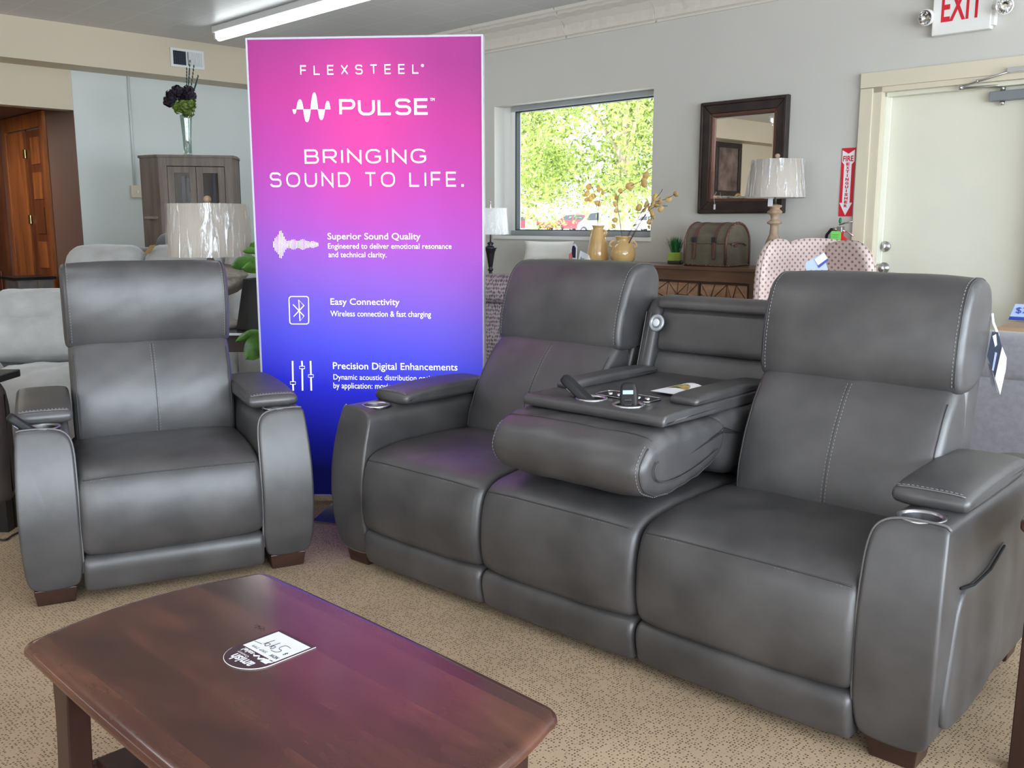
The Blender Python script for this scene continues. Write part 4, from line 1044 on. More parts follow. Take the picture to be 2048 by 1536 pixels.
# ---------------------------------------------------------------- recliner
ch = empty('recliner_chair', C.o, C.ang, 'dark grey leather recliner with cup holder arms standing left of the lit banner', 'armchair')
MB().box((.16, .06, .045), (.74, .84, .30)).build('base', M['gap'], ch)
seat_unit(ch, .152, .748, seed=9)
back_unit(ch, .166, .750, dy=-.018, shear=.20, hz=.0, seed=11)
arm(ch, -.018, .152, .01, cupxy=(.068, .092), pad_y0=.15)
arm(ch, .922, .748, .012, cupxy=(.835, .092), pad_y0=.11)
feet(ch, [(.065, .055), (.835, .055), (.065, .78), (.835, .78)], sx=.13)
def inC(p): return C.root(p[0], p[1], p[2])
def dC(v): return C.x * v[0] + C.y * v[1] + Vector((0, 0, v[2]))
a_ = C.px(70, 858, z=.575); b2 = C.px(24, 838, y=a_.y - .0)
remote('remote_control', inC((.066, .10, .545)), inC((-.028, .075,   .634)), .050, 'black remote leaning out of the recliner arm cup holder', dC((-.2, -1, .3)))

# ================================================================== COFFEE TABLE
TZ = .452
Tf = Fr((0, 0), -44.0)
cn = [Tf.px(*p, z=TZ) for p in ((56, 1288), (528, 1137), (1102, 1437))]
# local rectangle: u along -44 deg, v across
u0 = cn[0].x; v1 = (cn[1].y + cn[2].y) / 2; u1 = cn[2].x; v0 = cn[0].y
Tu = u1 - u0
TW = v1 - v0
tbl = empty('coffee_table', Tf.root(-1.405, .832), radians(-44), 'dark cherry coffee table with bowed ends and rounded corners in the foreground', 'table')
def outline(hw, hh, bow, rc, n=14):
    P = []
    def side(ax, ay, bx, by, nx_, ny_, bw_):
        for k in range(n):
            u = k / n; e = bw_ * 4 * u * (1 - u); P.append((ax + (bx - ax) * u + nx_ * e, ay + (by - ay) * u + ny_ * e))
    a = hw; b = hh
    side(-a + rc, -b, a - rc, -b, 0, -1, 0.006)
    for k in range(6): t = -pi / 2 + pi / 2 * k / 6; P.append((a - rc + rc * cos(t), -b + rc + rc * sin(t)))
    side(a, -b + rc, a, b - rc, 1, 0, bow)
    for k in range(6): t = pi / 2 * k / 6; P.append((a - rc + rc * cos(t), b - rc + rc * sin(t)))
    side(a - rc, b, -a + rc, b, 0, 1, 0.006)
    for k in range(6): t = pi / 2 + pi / 2 * k / 6; P.append((-a + rc + rc * cos(t), b - rc + rc * sin(t)))
    side(-a, b - rc, -a, -b + rc, -1, 0, bow)
    for k in range(6): t = pi + pi / 2 * k / 6; P.append((-a + rc + rc * cos(t), -b + rc + rc * sin(t)))
    return P
OL = outline(.470, .270, .040, .042)
prof = [(-.030, -.030), (-.022, -.029), (-.006, -.024), (0, -.016), (-.0015, -.009), (-.006, -.004), (-.013, -.001), (-.022, 0)]
n = len(OL); vs = []; fs = []
nrm = []
for i in range(n):
    t = Vector(OL[(i + 1) % n]) - Vector(OL[i - 1]); nrm.append(Vector((t.y, -t.x)).normalized())
for d, z in prof:
    for i in range(n): vs.append((OL[i][0] + nrm[i].x * d, OL[i][1] + nrm[i].y * d, TZ + z))
for j in range(len(prof) - 1):
    for i in range(n): fs.append((j * n + i, j * n + (i + 1) % n, (j + 1) * n + (i + 1) % n, (j + 1) * n + i))
mb = MB(); mb.add(vs, fs, True); mb.f.append([(len(prof) - 1) * n + i for i in range(n)]); mb.sm.append(False); mb.f.append([i for i in range(n - 1, -1, -1)]); mb.sm.append(False)
mb.build('table_top', M['cherry'], tbl)
lx, ly = .385, .205
for sx_ in (-1, 1):
    for sy_ in (-1, 1):
        zt = TZ - .030; cxb = sx_ * (lx + .022); cyb = sy_ * (ly + .006); cxt = sx_ * lx; cyt = sy_ * ly
        mb = MB(); K = 8; vs = []; fs = []
        for k in range(K + 1):
            u = k / K; z = zt * u; hx = .030 + .008 * (1 - u) ** 2 + .010 * max(0, u - .7) / .3; hy = .022
            cx_ = cxb + (cxt - cxb) * sin(u * pi / 2); cy_ = cyb + (cyt - cyb) * u
            vs += [(cx_ - hx, cy_ - hy, z), (cx_ + hx, cy_ - hy, z), (cx_ + hx, cy_ + hy, z), (cx_ - hx, cy_ + hy, z)]
        for k in range(K):
            for i in range(4): fs.append((k * 4 + i, k * 4 + (i + 1) % 4, k * 4 + 4 + (i + 1) % 4, k * 4 + 4 + i))
        fs += [(3, 2, 1, 0), (K * 4, K * 4 + 1, K * 4 + 2, K * 4 + 3)]
        mb.add(vs, fs).build('leg', M['cherryside'], tbl, bevel=.003)
def apron(p0, p1, th, name):
    p0 = Vector(p0); p1 = Vector(p1); d = (p1 - p0).normalized(); nn_ = Vector((-d.y, d.x, 0)); K = 16; vs = []; fs = []
    for k in range(K + 1):
        u = k / K; c = p0.lerp(p1, u); zb = TZ - .03 - .075 + .045 * sin(pi * u) ** .8
        for s_, z in ((-1, zb), (1, zb), (1, TZ - .030), (-1, TZ - .030)): q = c + nn_ * th / 2 * s_; vs.append((q.x, q.y, z))
    for k in range(K):
        for i in range(4): fs.append((k * 4 + i, k * 4 + (i + 1) % 4, k * 4 + 4 + (i + 1) % 4, k * 4 + 4 + i))
    fs += [(3, 2, 1, 0), (K * 4, K * 4 + 1, K * 4 + 2, K * 4 + 3)]
    MB().add(vs, fs).build(name, M['cherryside'], tbl)
for s in (-1, 1):
    apron((-lx + .03, s * ly, 0), (lx - .03, s * ly, 0), .02, 'apron'); apron((s * lx, -ly + .022, 0), (s * lx, ly - .022, 0), .02, 'apron')
    MB().box((s * (lx + .012) - .011, -ly + .015, .13), (s * (lx + .012) + .011, ly - .015, .185)).build('side_rail', M['cherryside'], tbl, bevel=.002)
MB().box((-lx + .01, -ly + .03, .185), (lx - .01, ly - .03, .203)).build('shelf', M['cherryside'], tbl, bevel=.002)

# price card on the table
def c7(x, y): return (400 + x / 7.314, 1240 + y / 7.314)
def wz(px, py, z): r = ray(px, py); c = Vector((0, 0, H)); return c + r * ((z - H) / r.z)
zc = TZ + .0005
K = {k: wz(*c7(*v), zc) for k, v in dict(bl=(1600, 402), br=(1137, 178), tl=(1105, 628), tr=(643, 380), tip=(430, 730)).items()}
o0 = (K['bl'] + K['br'] + K['tl'] + K['tr']) / 4
exc = (K['tr'] - K['tl']).normalized(); eyc = Vector((-exc.y, exc.x, 0))
def cl_(p): d = p - o0; return (d.dot(exc), d.dot(eyc))
hw_ = (K['tr'] - K['tl']).length / 2; hh_ = ((K['tl'] - K['bl']).dot(eyc)) / 2
pc = empty('price_card', Vector((o0.x, o0.y, TZ)), math.atan2(exc.y, exc.x), 'dark rounded price card with white panel lying on the coffee table', 'price card')
top = hh_ + .062
ol = [(-hw_ - .006, -hh_ - .008), (hw_ + .006, -hh_ - .008), (hw_ + .006, hh_ + .012)] + [((hw_ + .006) * cos(t), hh_ + .012 + (top - hh_ - .012) * sin(t)) for t in [pi * k / 18 for k in range(1, 18)]] + [(-hw_ - .006, hh_ + .012)]
MB().prism(ol, .0004, .0018).build('card', mat('card_dark_print', rgb(64, 42, 46), .4), pc)
ee = MB(); ee.tube([(p[0], p[1], .0012) for p in ol[3:] + [ol[0]]], .0009, 4); ee.build('card_edge', M['paper'], pc)
MB().box((-hw_, -hh_, .0018), (hw_, hh_, .0021)).build('white_panel', M['paper'], pc)
def ctext(body, x, y, w_, h_, m, bold=0, rot=0, z=.0023, parent=pc, name='lettering'):
    a = radians(rot); return text_mesh(name, body, w_, h_, m, parent, plane_M((x, y, z), (cos(a), sin(a), 0), (-sin(a), cos(a), 0)), bold, 0)
ctext('amish', -.002, hh_ + .038, .062, .024, M['paper'], .03)
ctext('Country', .018, hh_ + .021, .036, .008, M['paper'], .01)
ctext('sale!', .022, hh_ + .009, .032, .012, M['paper'], .03)
MB().box((-.048, hh_ + .003, .0019), (-.030, hh_ + .016, .0021)).build('buggy_logo', M['paper'], pc)
MB().tube([(-.030, hh_ + .006, .0022), (-.020, hh_ + .014, .0022), (-.012, hh_ + .006, .0022), (-.004, hh_ + .012, .0022), (.004, hh_ + .007, .0022)], .0018, 4).build('horse_logo', M['paper'], pc)
MB().tube([(-.044 + .007 * cos(t), hh_ + .004 + .006 * sin(t), .0023) for t in [2 * pi * k / 16 for k in range(16)]], .0008, 4, True).build('wheel_logo', M['paper'], pc)
ctext('NOW', -hw_ * .66, hh_ * .72, .024, .009, M['ink'], .03)
ctext('$', -hw_ * .78, hh_ * .2, .006, .012, M['ink'], .02)
ctext('SRP 799', hw_ * .25, hh_ * .72, .046, .007, M['ink'])
def stroke(pts, r=.0006): return MB().tube([(x * hw_, y * hh_, .0024) for x, y in chaikin(pts, 2, False)], r, 4).build('handwriting', M['ink'], pc)
stroke([(-.15, .45), (-.45, .42), (-.5, .1), (-.2, .12), (-.2, -.35), (-.55, -.3)])
stroke([(.12, .1), (-.05, .45), (-.1, .1), (.1, .05), (.14, .4), (.1, -.3)]); stroke([(.5, .1), (.3, .45), (.22, .1), (.45, .05), (.5, .4), (.45, -.3)]); stroke([(.55, .35), (.95, .4)])
ctext('CAT', .1, -hh_ * .7, .03, .008, M['ink'])

# ================================================================== ON AND BY THE WINDOW WALL
# mirror
mi = empty('wall_mirror', RW0, Rz, 'wall mirror in a wide dark bronze frame hanging between window and door', 'mirror')
mx0, mx1, mz0, mz1 = 5.066, 5.764, 1.313, 2.106
def ringframe(name, x0, x1, z0, z1, wd, y0, y1, m, par, bevel=.004):
    mb = MB()
    for q in (((x0, z0), (x1, z0), (x1 - wd, z0 + wd), (x0 + wd, z0 + wd)), ((x1, z0), (x1, z1), (x1 - wd, z1 - wd), (x1 - wd, z0 + wd)), ((x1, z1), (x0, z1), (x0 + wd, z1 - wd), (x1 - wd, z1 - wd)), ((x0, z1), (x0, z0), (x0 + wd, z0 + wd), (x0 + wd, z1 - wd))):
        vs = [(x, y0, z) for x, z in q] + [(x, y1, z) for x, z in q]
        mb.add(vs, [(0, 1, 2, 3), (7, 6, 5, 4), (0, 4, 5, 1), (1, 5, 6, 2), (2, 6, 7, 3), (3, 7, 4, 0)])
    return mb.build(name, m, par, bevel=bevel)
ringframe('frame', mx0, mx1, mz0, mz1, .085, -.04, -.002, M['mirrorframe'], mi, .006)
ringframe('frame_lip', mx0 + .004, mx1 - .004, mz0 + .004, mz1 - .004, .022, -.052, -.038, M['mirrorframe'], mi, .005)
ringframe('beading', mx0 + .083, mx1 - .083, mz0 + .083, mz1 - .083, .022, -.034, -.005, M['mirrorbead'], mi, .004)
a0, a1, b0, b1 = mx0 + .104, mx1 - .104, mz0 + .104, mz1 - .104; bv = .018
vs = [(a0, -.012, b0), (a1, -.012, b0), (a1, -.012, b1), (a0, -.012, b1), (a0 + bv, -.015, b0 + bv), (a1 - bv, -.015, b0 + bv), (a1 - bv, -.015, b1 - bv), (a0 + bv, -.015, b1 - bv)]
MB().add(vs, [(4, 5, 6, 7), (0, 1, 5, 4), (1, 2, 6, 5), (2, 3, 7, 6), (3, 0, 4, 7)]).build('mirror_glass', M['mirror'], mi)
tg = R.px(1430, 390, y=-.06); t2 = R.px(1429, 412, y=-.06)
g_ = empty('price_tag', rw(t2.x, -.06, t2.z), Rz, 'tiny white tag hanging on a string from the mirror', 'tag')
MB().box((-.008, 0, -.025), (.008, .002, .012)).build('tag_card', M['paper'], g_, bevel=.002)
MB().tube([(0, .001, .012), (-.01, .001, .07), (.0, .02, .10)], .0012, 4).build('string', M['paper'], g_)
# framed picture on the beige left wall that the mirror shows
pic = empty('framed_picture', RW0, Rz, 'dark framed picture on the beige wall, seen only in the mirror', 'picture')
mb = MB()
pyc, pzc = -8.35, 2.15; pw, ph = .8, .9
def ringx(name, y0, y1, z0, z1, wd, x0, x1, m, par):
    mb = MB()
    mb.box((x0, y0, z0), (x1, y1, z0 + wd)).box((x0, y0, z1 - wd), (x1, y1, z1)).box((x0, y0, z0 + wd), (x1, y0 + wd, z1 - wd)).box((x0, y1 - wd, z0 + wd), (x1, y1, z1 - wd)); return mb.build(name, m, par, bevel=.01)
ringx('frame', pyc - pw / 2, pyc + pw / 2, pzc - ph / 2, pzc + ph / 2, .09, .001, .04, M['mirrorframe'], pic)
MB().box((.001, pyc - pw / 2 + .08, pzc - ph / 2 + .08), (.015, pyc + pw / 2 - .08, pzc + ph / 2 - .08)).build('print', M['picture'], pic)

# fire extinguisher sign
fs_ = empty('fire_extinguisher_sign', RW0, Rz, 'red and white FIRE EXTINGUISHER arrow sign beside the door frame', 'sign')
sx0, sx1, sz0, sz1 = 6.150, 6.243, 1.290, 1.730
MB().box((sx0, -.004, sz0), (sx1, -.001, sz1)).build('panel', M['signred'], fs_)
xm = (sx0 + sx1) / 2; W2 = (sx1 - sx0) / 2
ar = [(-.9, .97), (0, .915), (.9, .97), (.9, .82), (.55, .78), (.55, .2), (.9, .2), (0, .02), (-.9, .2), (-.55, .2), (-.55, .78), (-.9, .82)]
hh = sz1 - sz0
def poly3(par, name, pts, y, m):
    vs = [(xm + a * W2, y, sz0 + b_ * hh) for a, b_ in pts]
    mb = MB(); n_ = len(vs); mb.add(vs, [tuple(range(n_ - 1, -1, -1))]); return mb.build(name, m, par)
poly3(fs_, 'arrow', [(-.9, .97), (0, .915), (0, .80), (-.9, .80)], -.0045, M['signwhite']); poly3(fs_, 'arrow', [(0, .915), (.9, .97), (.9, .80), (0, .80)], -.0045, M['signwhite'])
poly3(fs_, 'arrow', [(-.9, .80), (.9, .80), (.55, .76), (.55, .2), (-.55, .2), (-.55, .76)], -.0045, M['signwhite']); poly3(fs_, 'arrow', [(-.95, .2), (.95, .2), (0, .015)], -.0045, M['signwhite'])
def walltext(par, body, x, z, w_, h_, m, y=-.005, bold=.02, sp=1): return text_mesh('lettering', body, w_, h_, m, par, plane_M((x, y, z), (1, 0, 0), (0, 0, 1)), bold, .0003, sp)
walltext(fs_, 'FIRE', xm, sz0 + hh * .845, W2 * 1.55, .036, M['signred'], bold=.03)
for k, c_ in enumerate('EXTINGUISHER'): walltext(fs_, c_, xm, sz0 + hh * (.765 - .0555 * k), .012 if c_ == 'I' and False else (.007 if c_ == 'I' else .023), .0195, M['signred'], bold=.055)

# fire extinguisher
ex = R.px(1681, 470, y=-.09).x
fe = empty('fire_extinguisher', rw(ex, -.095, 0), Rz, 'red fire extinguisher with black hose and lime green inspection tag', 'fire extinguisher')
MB().lathe([(.0, .72), (.055, .722), (.062, .74), (.062, 1.10), (.055, 1.135), (.035, 1.155), (.022, 1.165), (.02, 1.19), (0, 1.19)], 24).build('cylinder', M['red'], fe)
MB().box((-.018, -.02, 1.185), (.018, .02, 1.225)).build('valve', M['steel'], fe, bevel=.004)
MB().box((-.02, .055, .78), (.02, .092, 1.10)).build('wall_bracket', M['steel'], fe)
MB().tube([(-.01, 0, 1.235), (.04, 0, 1.25), (.085, -.01, 1.255)], .006, 6).build('lever', M['chrome'], fe)
MB().tube([(.0, 0, 1.205), (.05, 0, 1.19), (.095, -.01, 1.165)], .006, 6).build('handle', M['chrome'], fe)
MB().ball((0, -.01, 1.262), (.011, .008, .02)).build('seal', M['greencap'], fe)
MB().tube([(-.018, 0, 1.205), (-.06, -.01, 1.205), (-.088, -.01, 1.17), (-.098, -.01, 1.10), (-.095, 0, .95), (-.08, 0, .86)], .010, 8).build('hose', M['black'], fe)
MB().tube([(-.015, 0, 1.205), (-.045, -.008, 1.207)], .013, 8).build('hose_collar', M['chrome'], fe)
tgc = MB().prism([(-.034, -.065), (.034, -.065), (.034, .055), (.026, .065), (-.026, .065), (-.034, .055)], 0, .002, Matrix.Translation((.008, -.075, 1.13)) @ Matrix.Rotation(pi / 2, 4, 'X')).build('inspection_tag', M['limegreen'], fe)
mb = MB()
for k in range(7): mb.box((-.018 + .004 * (k % 2), -.0782, 1.17 - .014 * k), (.030 - .006 * (k % 3), -.0771, 1.172 - .014 * k))
mb.build('tag_print', M['greencap'], tgc)

# exit sign with emergency lamps
es = empty('exit_sign', RW0, Rz, 'white EXIT sign with red letters and two round emergency lamps above the door', 'sign')
MB().box((6.695, -.055, 2.352), (7.030, -.005, 2.60)).build('housing', M['white'], es, bevel=.006)
MB().box((7.022, -.05, 2.37), (7.05, -.002, 2.60)).build('back_box', M['white'], es, bevel=.004)
walltext(es, 'EXIT', 6.865, 2.505, .235, .165, M['signred'], y=-.056, bold=.02)
def lamp_head(px, py, dirx):
    q = R.px(px, py, y=-.10); Mx = Matrix.Translation((q.x, -.075, q.z)) @ Matrix.Rotation(radians(90 + 12), 4, 'X') @ Matrix.Rotation(radians(dirx * 12), 4, 'Y')
    hd = MB().lathe([(.012, -.03), (.03, -.022), (.044, .0), (.048, .022), (.048, .03), (.042, .031)], 24, Mx, capt=False).build('lamp_head', M['white'], es)
    mb = MB(); rr = [(.042, .029), (.034, .014), (.020, .002), (.010, 0)]; mb.lathe(rr, 16, Mx, smooth=False, capb=False); mb.build('reflector', M['chrome'], hd)
    MB().ball((0, 0, .012), (.010, .010, .014), M=Mx).build('bulb', M['glass'], hd)
    MB().tube([(q.x, -.06, q.z), (6.865 + (.16 if q.x > 6.86 else -.16), -.035, q.z + .01)], .018, 8).build('lamp_arm', M['white'], es)
lamp_head(1853, 33, -1); lamp_head(2007, 10, 1)

# carved console table
TT = .950
ctb = empty('console_table', RW0, Rz, 'walnut console table with triangle-carved doors under the mirror', 'table')
tx0, tx1, ty0, ty1 = 4.17, 5.92, -.50, -.08
MB().box((tx0, ty0, TT - .025), (tx1, ty1, TT)).build('table_top', M['walnut'], ctb, bevel=.002)
MB().box((tx0 + .01, ty0 + .01, TT - .10), (tx1 - .01, ty1, TT - .025)).build('top_rail', M['walnut'], ctb)
e1 = R.px(1498, 575, y=-.49).x; e0 = R.px(1399, 570, y=-.49).x; dw = e1 - e0
MB().box((e1 + .005, ty0 + .005, .0), (tx1 - .005, ty1, TT - .1)).build('side_frame', M['walnut'], ctb)
MB().box((tx0 + .005, ty0 + .005, .0), (tx0 + .07, ty1, TT - .1)).build('side_frame', M['walnut'], ctb)
MB().box((tx0 + .07, ty0 + .03, .10), (e1 + .005, ty1, TT - .1)).build('carcass', M['walnutdark'], ctb)
MB().box((tx0 + .07, ty0 + .01, .04), (e1 + .005, ty1, .10)).build('bottom_rail', M['walnut'], ctb)
nd = int((e1 - tx0 - .07) / dw + .5); rt = random.Random(5)
for d in range(nd):
    x1_ = e1 - d * dw; x0_ = max(tx0 + .072, x1_ - dw + .004)
    dd = MB().box((x0_, ty0 + .015, .105), (x1_, ty0 + .029, TT - .103)).build('door', M['walnutdark'], ctb)
    nxg, nzg = 4, 7; G = {}
    for i in range(nxg + 1):
        for j in range(nzg + 1):
            jx = rt.uniform(-.3, .3) if 0 < i < nxg else 0; jz = rt.uniform(-.35, .35) if 0 < j < nzg else 0
            G[i, j] = Vector((x0_ + .008 + (x1_ - x0_ - .016) * (i + jx) / nxg, 0, .113 + (TT - .225) * (j + jz) / nzg))
    for i in range(nxg):
        for j in range(nzg):
            c_ = [G[i, j], G[i + 1, j], G[i + 1, j + 1], G[i, j + 1]]
            ts = ((0, 1, 2), (0, 2, 3)) if rt.random() < .5 else ((0, 1, 3), (1, 2, 3))
            for t_ in ts:
                p = [c_[k] for k in t_]; g0_ = (p[0] + p[1] + p[2]) / 3; q = [g0_ + (v - g0_) * .86 for v in p]; q2 = [g0_ + (v - g0_) * .62 for v in p]
                ya, yb, yc_ = ty0 + .0149, ty0 + .006, ty0 + .008 + rt.uniform(-.002, .004)
                vs = [(v.x, ya, v.z) for v in q] + [(v.x, yb, v.z) for v in q] + [(v.x, yc_, v.z) for v in q2]
                MB().add(vs, [(0, 1, 4, 3), (1, 2, 5, 4), (2, 0, 3, 5), (3, 4, 7, 6), (4, 5, 8, 7), (5, 3, 6, 8), (6, 7, 8)]).build('carved_triangle', M['walnutlight'], dd)

def on(px, py, y): q = R.px(px, py, y=y); return q.x
# vases with dried eucalyptus
def handle(par, m, r0, z0, r1, z1, out, sgn, th=.009):
    pts = chaikin([(sgn * r0, 0, z0), (sgn * (r0 + out * .3), 0, z0 + .012), (sgn * (r0 + out), 0, z0 + .002), (sgn * (r1 + out), 0, (z0 + z1) / 2), (sgn * (r1 + .004), 0, z1)], 2, False)
    MB().tube(pts, th, 8).build('handle', m, par)
def vase(px, y, prof, label, hd, rot=0):
    t = empty('vase', rw(on(px, 500, y), y, TT), Rz + rot, label, 'vase')
    MB().lathe(prof, 36, capt=False).build('body', M['ceramic'], t)
    for s in (-1, 1): handle(t, M['ceramic'], *hd, s)
    return t
v1_ = vase(1196, -.33, [(.0, .0), (.070, .001), (.082, .02), (.086, .05), (.082, .09), (.070, .15), (.058, .20), (.050, .235), (.043, .25), (.042, .262), (.050, .272), (.052, .277), (.048, .279), (.038, .262), (.04, .23), (.05, .1), (0, .02)], 'tall ochre glazed vase with small handles, left of the squat one', (.052, .232, .060, .195, .022))
v2_ = vase(1246, -.36, [(.0, .0), (.068, .001), (.086, .02), (.095, .05), (.094, .085), (.080, .125), (.062, .155), (.054, .165), (.053, .18), (.062, .192), (.062, .197), (.056, .198), (.046, .18), (.05, .15), (.08, .09), (0, .02)], 'squat ochre glazed vase with ring handles and dried eucalyptus stems', (.066, .150, .084, .112, .024), rot=radians(28))
def eucalyptus(label, base, stems, leaves, seed):
    rr = random.Random(seed); q0 = R.px(*base[:2], y=base[2]); t = empty('dried_eucalyptus', rw(q0.x, base[2], q0.z - .12), Rz, label, 'dried branch', 'dried eucalyptus in the ochre vases')
    off = Vector((q0.x, base[2], q0.z - .12))
    for st_ in stems:
        pts = [Vector((0, 0, 0))] + [R.px(x, y, y=base[2] + dy) - off for x, y, dy in st_]
        MB().tube(chaikin(pts, 2, False), [.0022] * len(chaikin(pts, 2, False)), 5).build('stem', M['twig'], t)
    for x, y, s, dy in leaves:
        c_ = R.px(x, y, y=base[2] + dy) - off; u = Vector((rr.gauss(0, 1), rr.gauss(0, .5), rr.gauss(0, 1))).normalized(); v = u.orthogonal().normalized(); v.rotate(Matrix.Rotation(rr.uniform(0, 6.3), 3, u))
        nrm_ = Vector((rr.uniform(-.5, .5), -1, rr.uniform(-.4, .4))).normalized(); v = (u.cross(nrm_)).normalized(); u = v.cross(nrm_); s = s * 1.25
        vs = [c_ + u * (s * cos(a)) + v * (s * .8 * sin(a)) + nrm_ * (.004 * cos(2 * a)) for a in [2 * pi * k / 10 for k in range(10)]]
        n_ = len(vs); vs2 = [p + nrm_ * -.001 for p in vs]
        MB().add(vs + vs2 + [c_ - nrm_ * -.004, c_ - nrm_ * -.003], [(k, (k + 1) % n_, 2 * n_) for k in range(n_)] + [(n_ + (k + 1) % n_, n_ + k, 2 * n_ + 1) for k in range(n_)] + [((k + 1) % n_, k, n_ + k, n_ + (k + 1) % n_) for k in range(n_)], True).build('leaf', M['dryleaf'], t)
eucalyptus('short dried eucalyptus stem in the tall ochre vase', (1195, 450, -.33), [[(1195, 430, 0), (1193, 405, .02), (1188, 380, .02), (1180, 368, .02)], [(1196, 420, 0), (1200, 395, -.02), (1205, 378, -.02)]],
           [(1178, 373, .026, .02), (1174, 387, .022, .0), (1181, 397, .022, .01), (1174, 399, .018, .02), (1197, 378, .022, -.02), (1205, 384, .020, -.02), (1196, 407, .024, 0), (1187, 392, .018, .02)], 1)
eucalyptus('long dried eucalyptus branches spilling right out of the squat ochre vase', (1248, 474, -.36),
           [[(1256, 465, 0), (1270, 450, -.03), (1282, 425, -.05), (1300, 405, -.06), (1330, 400, -.06), (1355, 385, -.06)], [(1262, 455, 0), (1275, 460, -.03)], [(1300, 410, -.06), (1322, 385, -.06), (1325, 378, -.06)], [(1298, 412, -.06), (1335, 412, -.06)],
            [(1240, 440, 0), (1234, 410, .02), (1236, 390, .02), (1255, 375, .02), (1290, 358, .02)], [(1285, 430, -.05), (1305, 430, -.05), (1298, 455, -.05)]],
           [(1260, 372, .030, .02), (1288, 365, .030, .02), (1292, 350, .026, .02), (1241, 382, .020, .02), (1232, 393, .026, .01), (1230, 408, .018, .01), (1232, 422, .016, 0), (1230, 440, .020, 0),
            (1278, 415, .024, -.04), (1293, 410, .024, -.05), (1305, 405, .026, -.06), (1311, 394, .022, -.06), (1320, 402, .024, -.06), (1337, 398, .022, -.06), (1352, 388, .022, -.06), (1322, 418, .022, -.06),
            (1303, 426, .024, -.05), (1307, 434, .018, -.05), (1299, 444, .020, -.05), (1298, 455, .016, -.05), (1312, 410, .020, -.05), (1300, 418, .018, -.03), (1288, 420, .018, -.05), (1227, 452, .016, 0)], 2)
# green pot with grass
gp = empty('grass_pot', rw(on(1351, 510, -.25), -.25, TT), Rz + radians(22), 'small square lime green pot of faux grass beside the trunk', 'plant')
MB().box((-.048, -.048, .022), (.048, .048, .085)).build('pot', M['potgreen'], gp, bevel=.006)
MB().box((-.049, -.049, 0), (.049, .049, .024)).build('pot_base', M['potdark'], gp, bevel=.006)
mb = MB(); rg = random.Random(4)
for k in range(150):
    a = rg.uniform(0, 6.28); r = rg.uniform(0, .04); l = rg.uniform(.07, .125); t_ = rg.uniform(.0, .07) * (r / .04 + .3); p0 = Vector((r * cos(a), r * sin(a), .083)); p2_ = p0 + Vector((cos(a) * t_, sin(a) * t_, l)); p1_ = p0.lerp(p2_, .55) + Vector((0, 0, .015)); s_ = Vector((-sin(a), cos(a), 0)) * .0022
    mb.add([p0 - s_, p0 + s_, p1_ + s_, p1_ - s_, p2_], [(0, 1, 2, 3), (3, 2, 4)])
tag(mb.build('grass', M['grass'], gp), kind='stuff')
# domed trunk
chx = R.px(1450, 529, y=-.45).x
tk = empty('domed_trunk', rw(chx - .165, -.30, TT), Rz, 'domed grey-green trunk with red-brown straps on the console table', 'chest')
Lk, Dk, hk = .165, .15, .155
def arc(rad, z0, sc=1, n=18): return [(-rad * cos(pi * k / n), z0 + rad * sc * sin(pi * k / n)) for k in range(n + 1)]
def ext(poly, x0, x1, name, m, bevel=0):
    vs = [(x0, a, b_) for a, b_ in poly] + [(x1, a, b_) for a, b_ in poly]; n_ = len(poly)
    return MB().add(vs, [tuple(range(n_ - 1, -1, -1)), tuple(range(n_, 2 * n_))] + [(i, (i + 1) % n_, n_ + (i + 1) % n_, n_ + i) for i in range(n_)]).build(name, m, tk, bevel=bevel)
ext([(-Dk, .004), (Dk, .004), (Dk, hk), (-Dk, hk)], -Lk, Lk, 'body', M['chestgrey'], .003)
ext(arc(Dk, hk + .002, .95)[::-1], -Lk, Lk, 'lid', M['chestgrey'], .002)
for x in (-Lk, Lk):
    q = [(x, -Dk, .005)] + [(x, a, b_) for a, b_ in arc(Dk, hk, .95)] + [(x, Dk, .005)]
    MB().tube(q, .009, 6).build('edge_band', M['chestbrown'], tk)
    MB().tube([(x, -Dk, .008), (x, Dk, .008)], .008, 6).build('edge_band', M['chestbrown'], tk)
MB().tube([(-Lk, -Dk, .008), (Lk, -Dk, .008)], .008, 6).build('edge_band', M['chestbrown'], tk)
for x in (-.085, .075):
    ext([(a * 1.02, b_) for a, b_ in arc(Dk + .004, hk, .95)][::-1] + [(-Dk + .0, hk)] if False else arc(Dk + .005, hk, .95)[::-1], x - .014, x + .014, 'strap', M['chestbrown'])
    MB().box((x - .011, -Dk - .014, .05), (x + .011, -Dk - .002, .165)).build('strap_end', M['chestbrown'], tk, bevel=.004)
    MB().box((x - .02, -Dk - .012, .165), (x + .02, -Dk - .002, .20)).build('buckle', M['pewter'], tk, bevel=.004)
MB().box((Lk + .001, -.05, .135), (Lk + .008, -.01, .165)).build('latch', M['chestbrown'], tk, bevel=.002)
MB().tube([(Lk + .012, -.10, .15), (Lk + .018, -.03, .165), (Lk + .018, .04, .16), (Lk + .010, .09, .145)], .006, 6).build('side_handle', M['chestbrown'], tk)
mb = MB()
for k in range(9):
    for s in (-1, 1): mb.ball((Lk * 1.01 * s, -Dk - .004, .02 + .016 * k), .0035, 6, 4)
for k in range(14): a = pi * k / 13; mb.ball((Lk + .006, -Dk * cos(a), hk + Dk * .95 * sin(a)), .0035, 6, 4)
for k in range(10): mb.ball((-Lk + 2 * Lk * k / 9, -Dk - .008, .010), .0035, 6, 4); mb.ball((Lk + .008, -Dk + 2 * Dk * k / 9, .010), .0035, 6, 4)
tag(mb.build('nail_head', M['brass'], tk), kind='stuff')

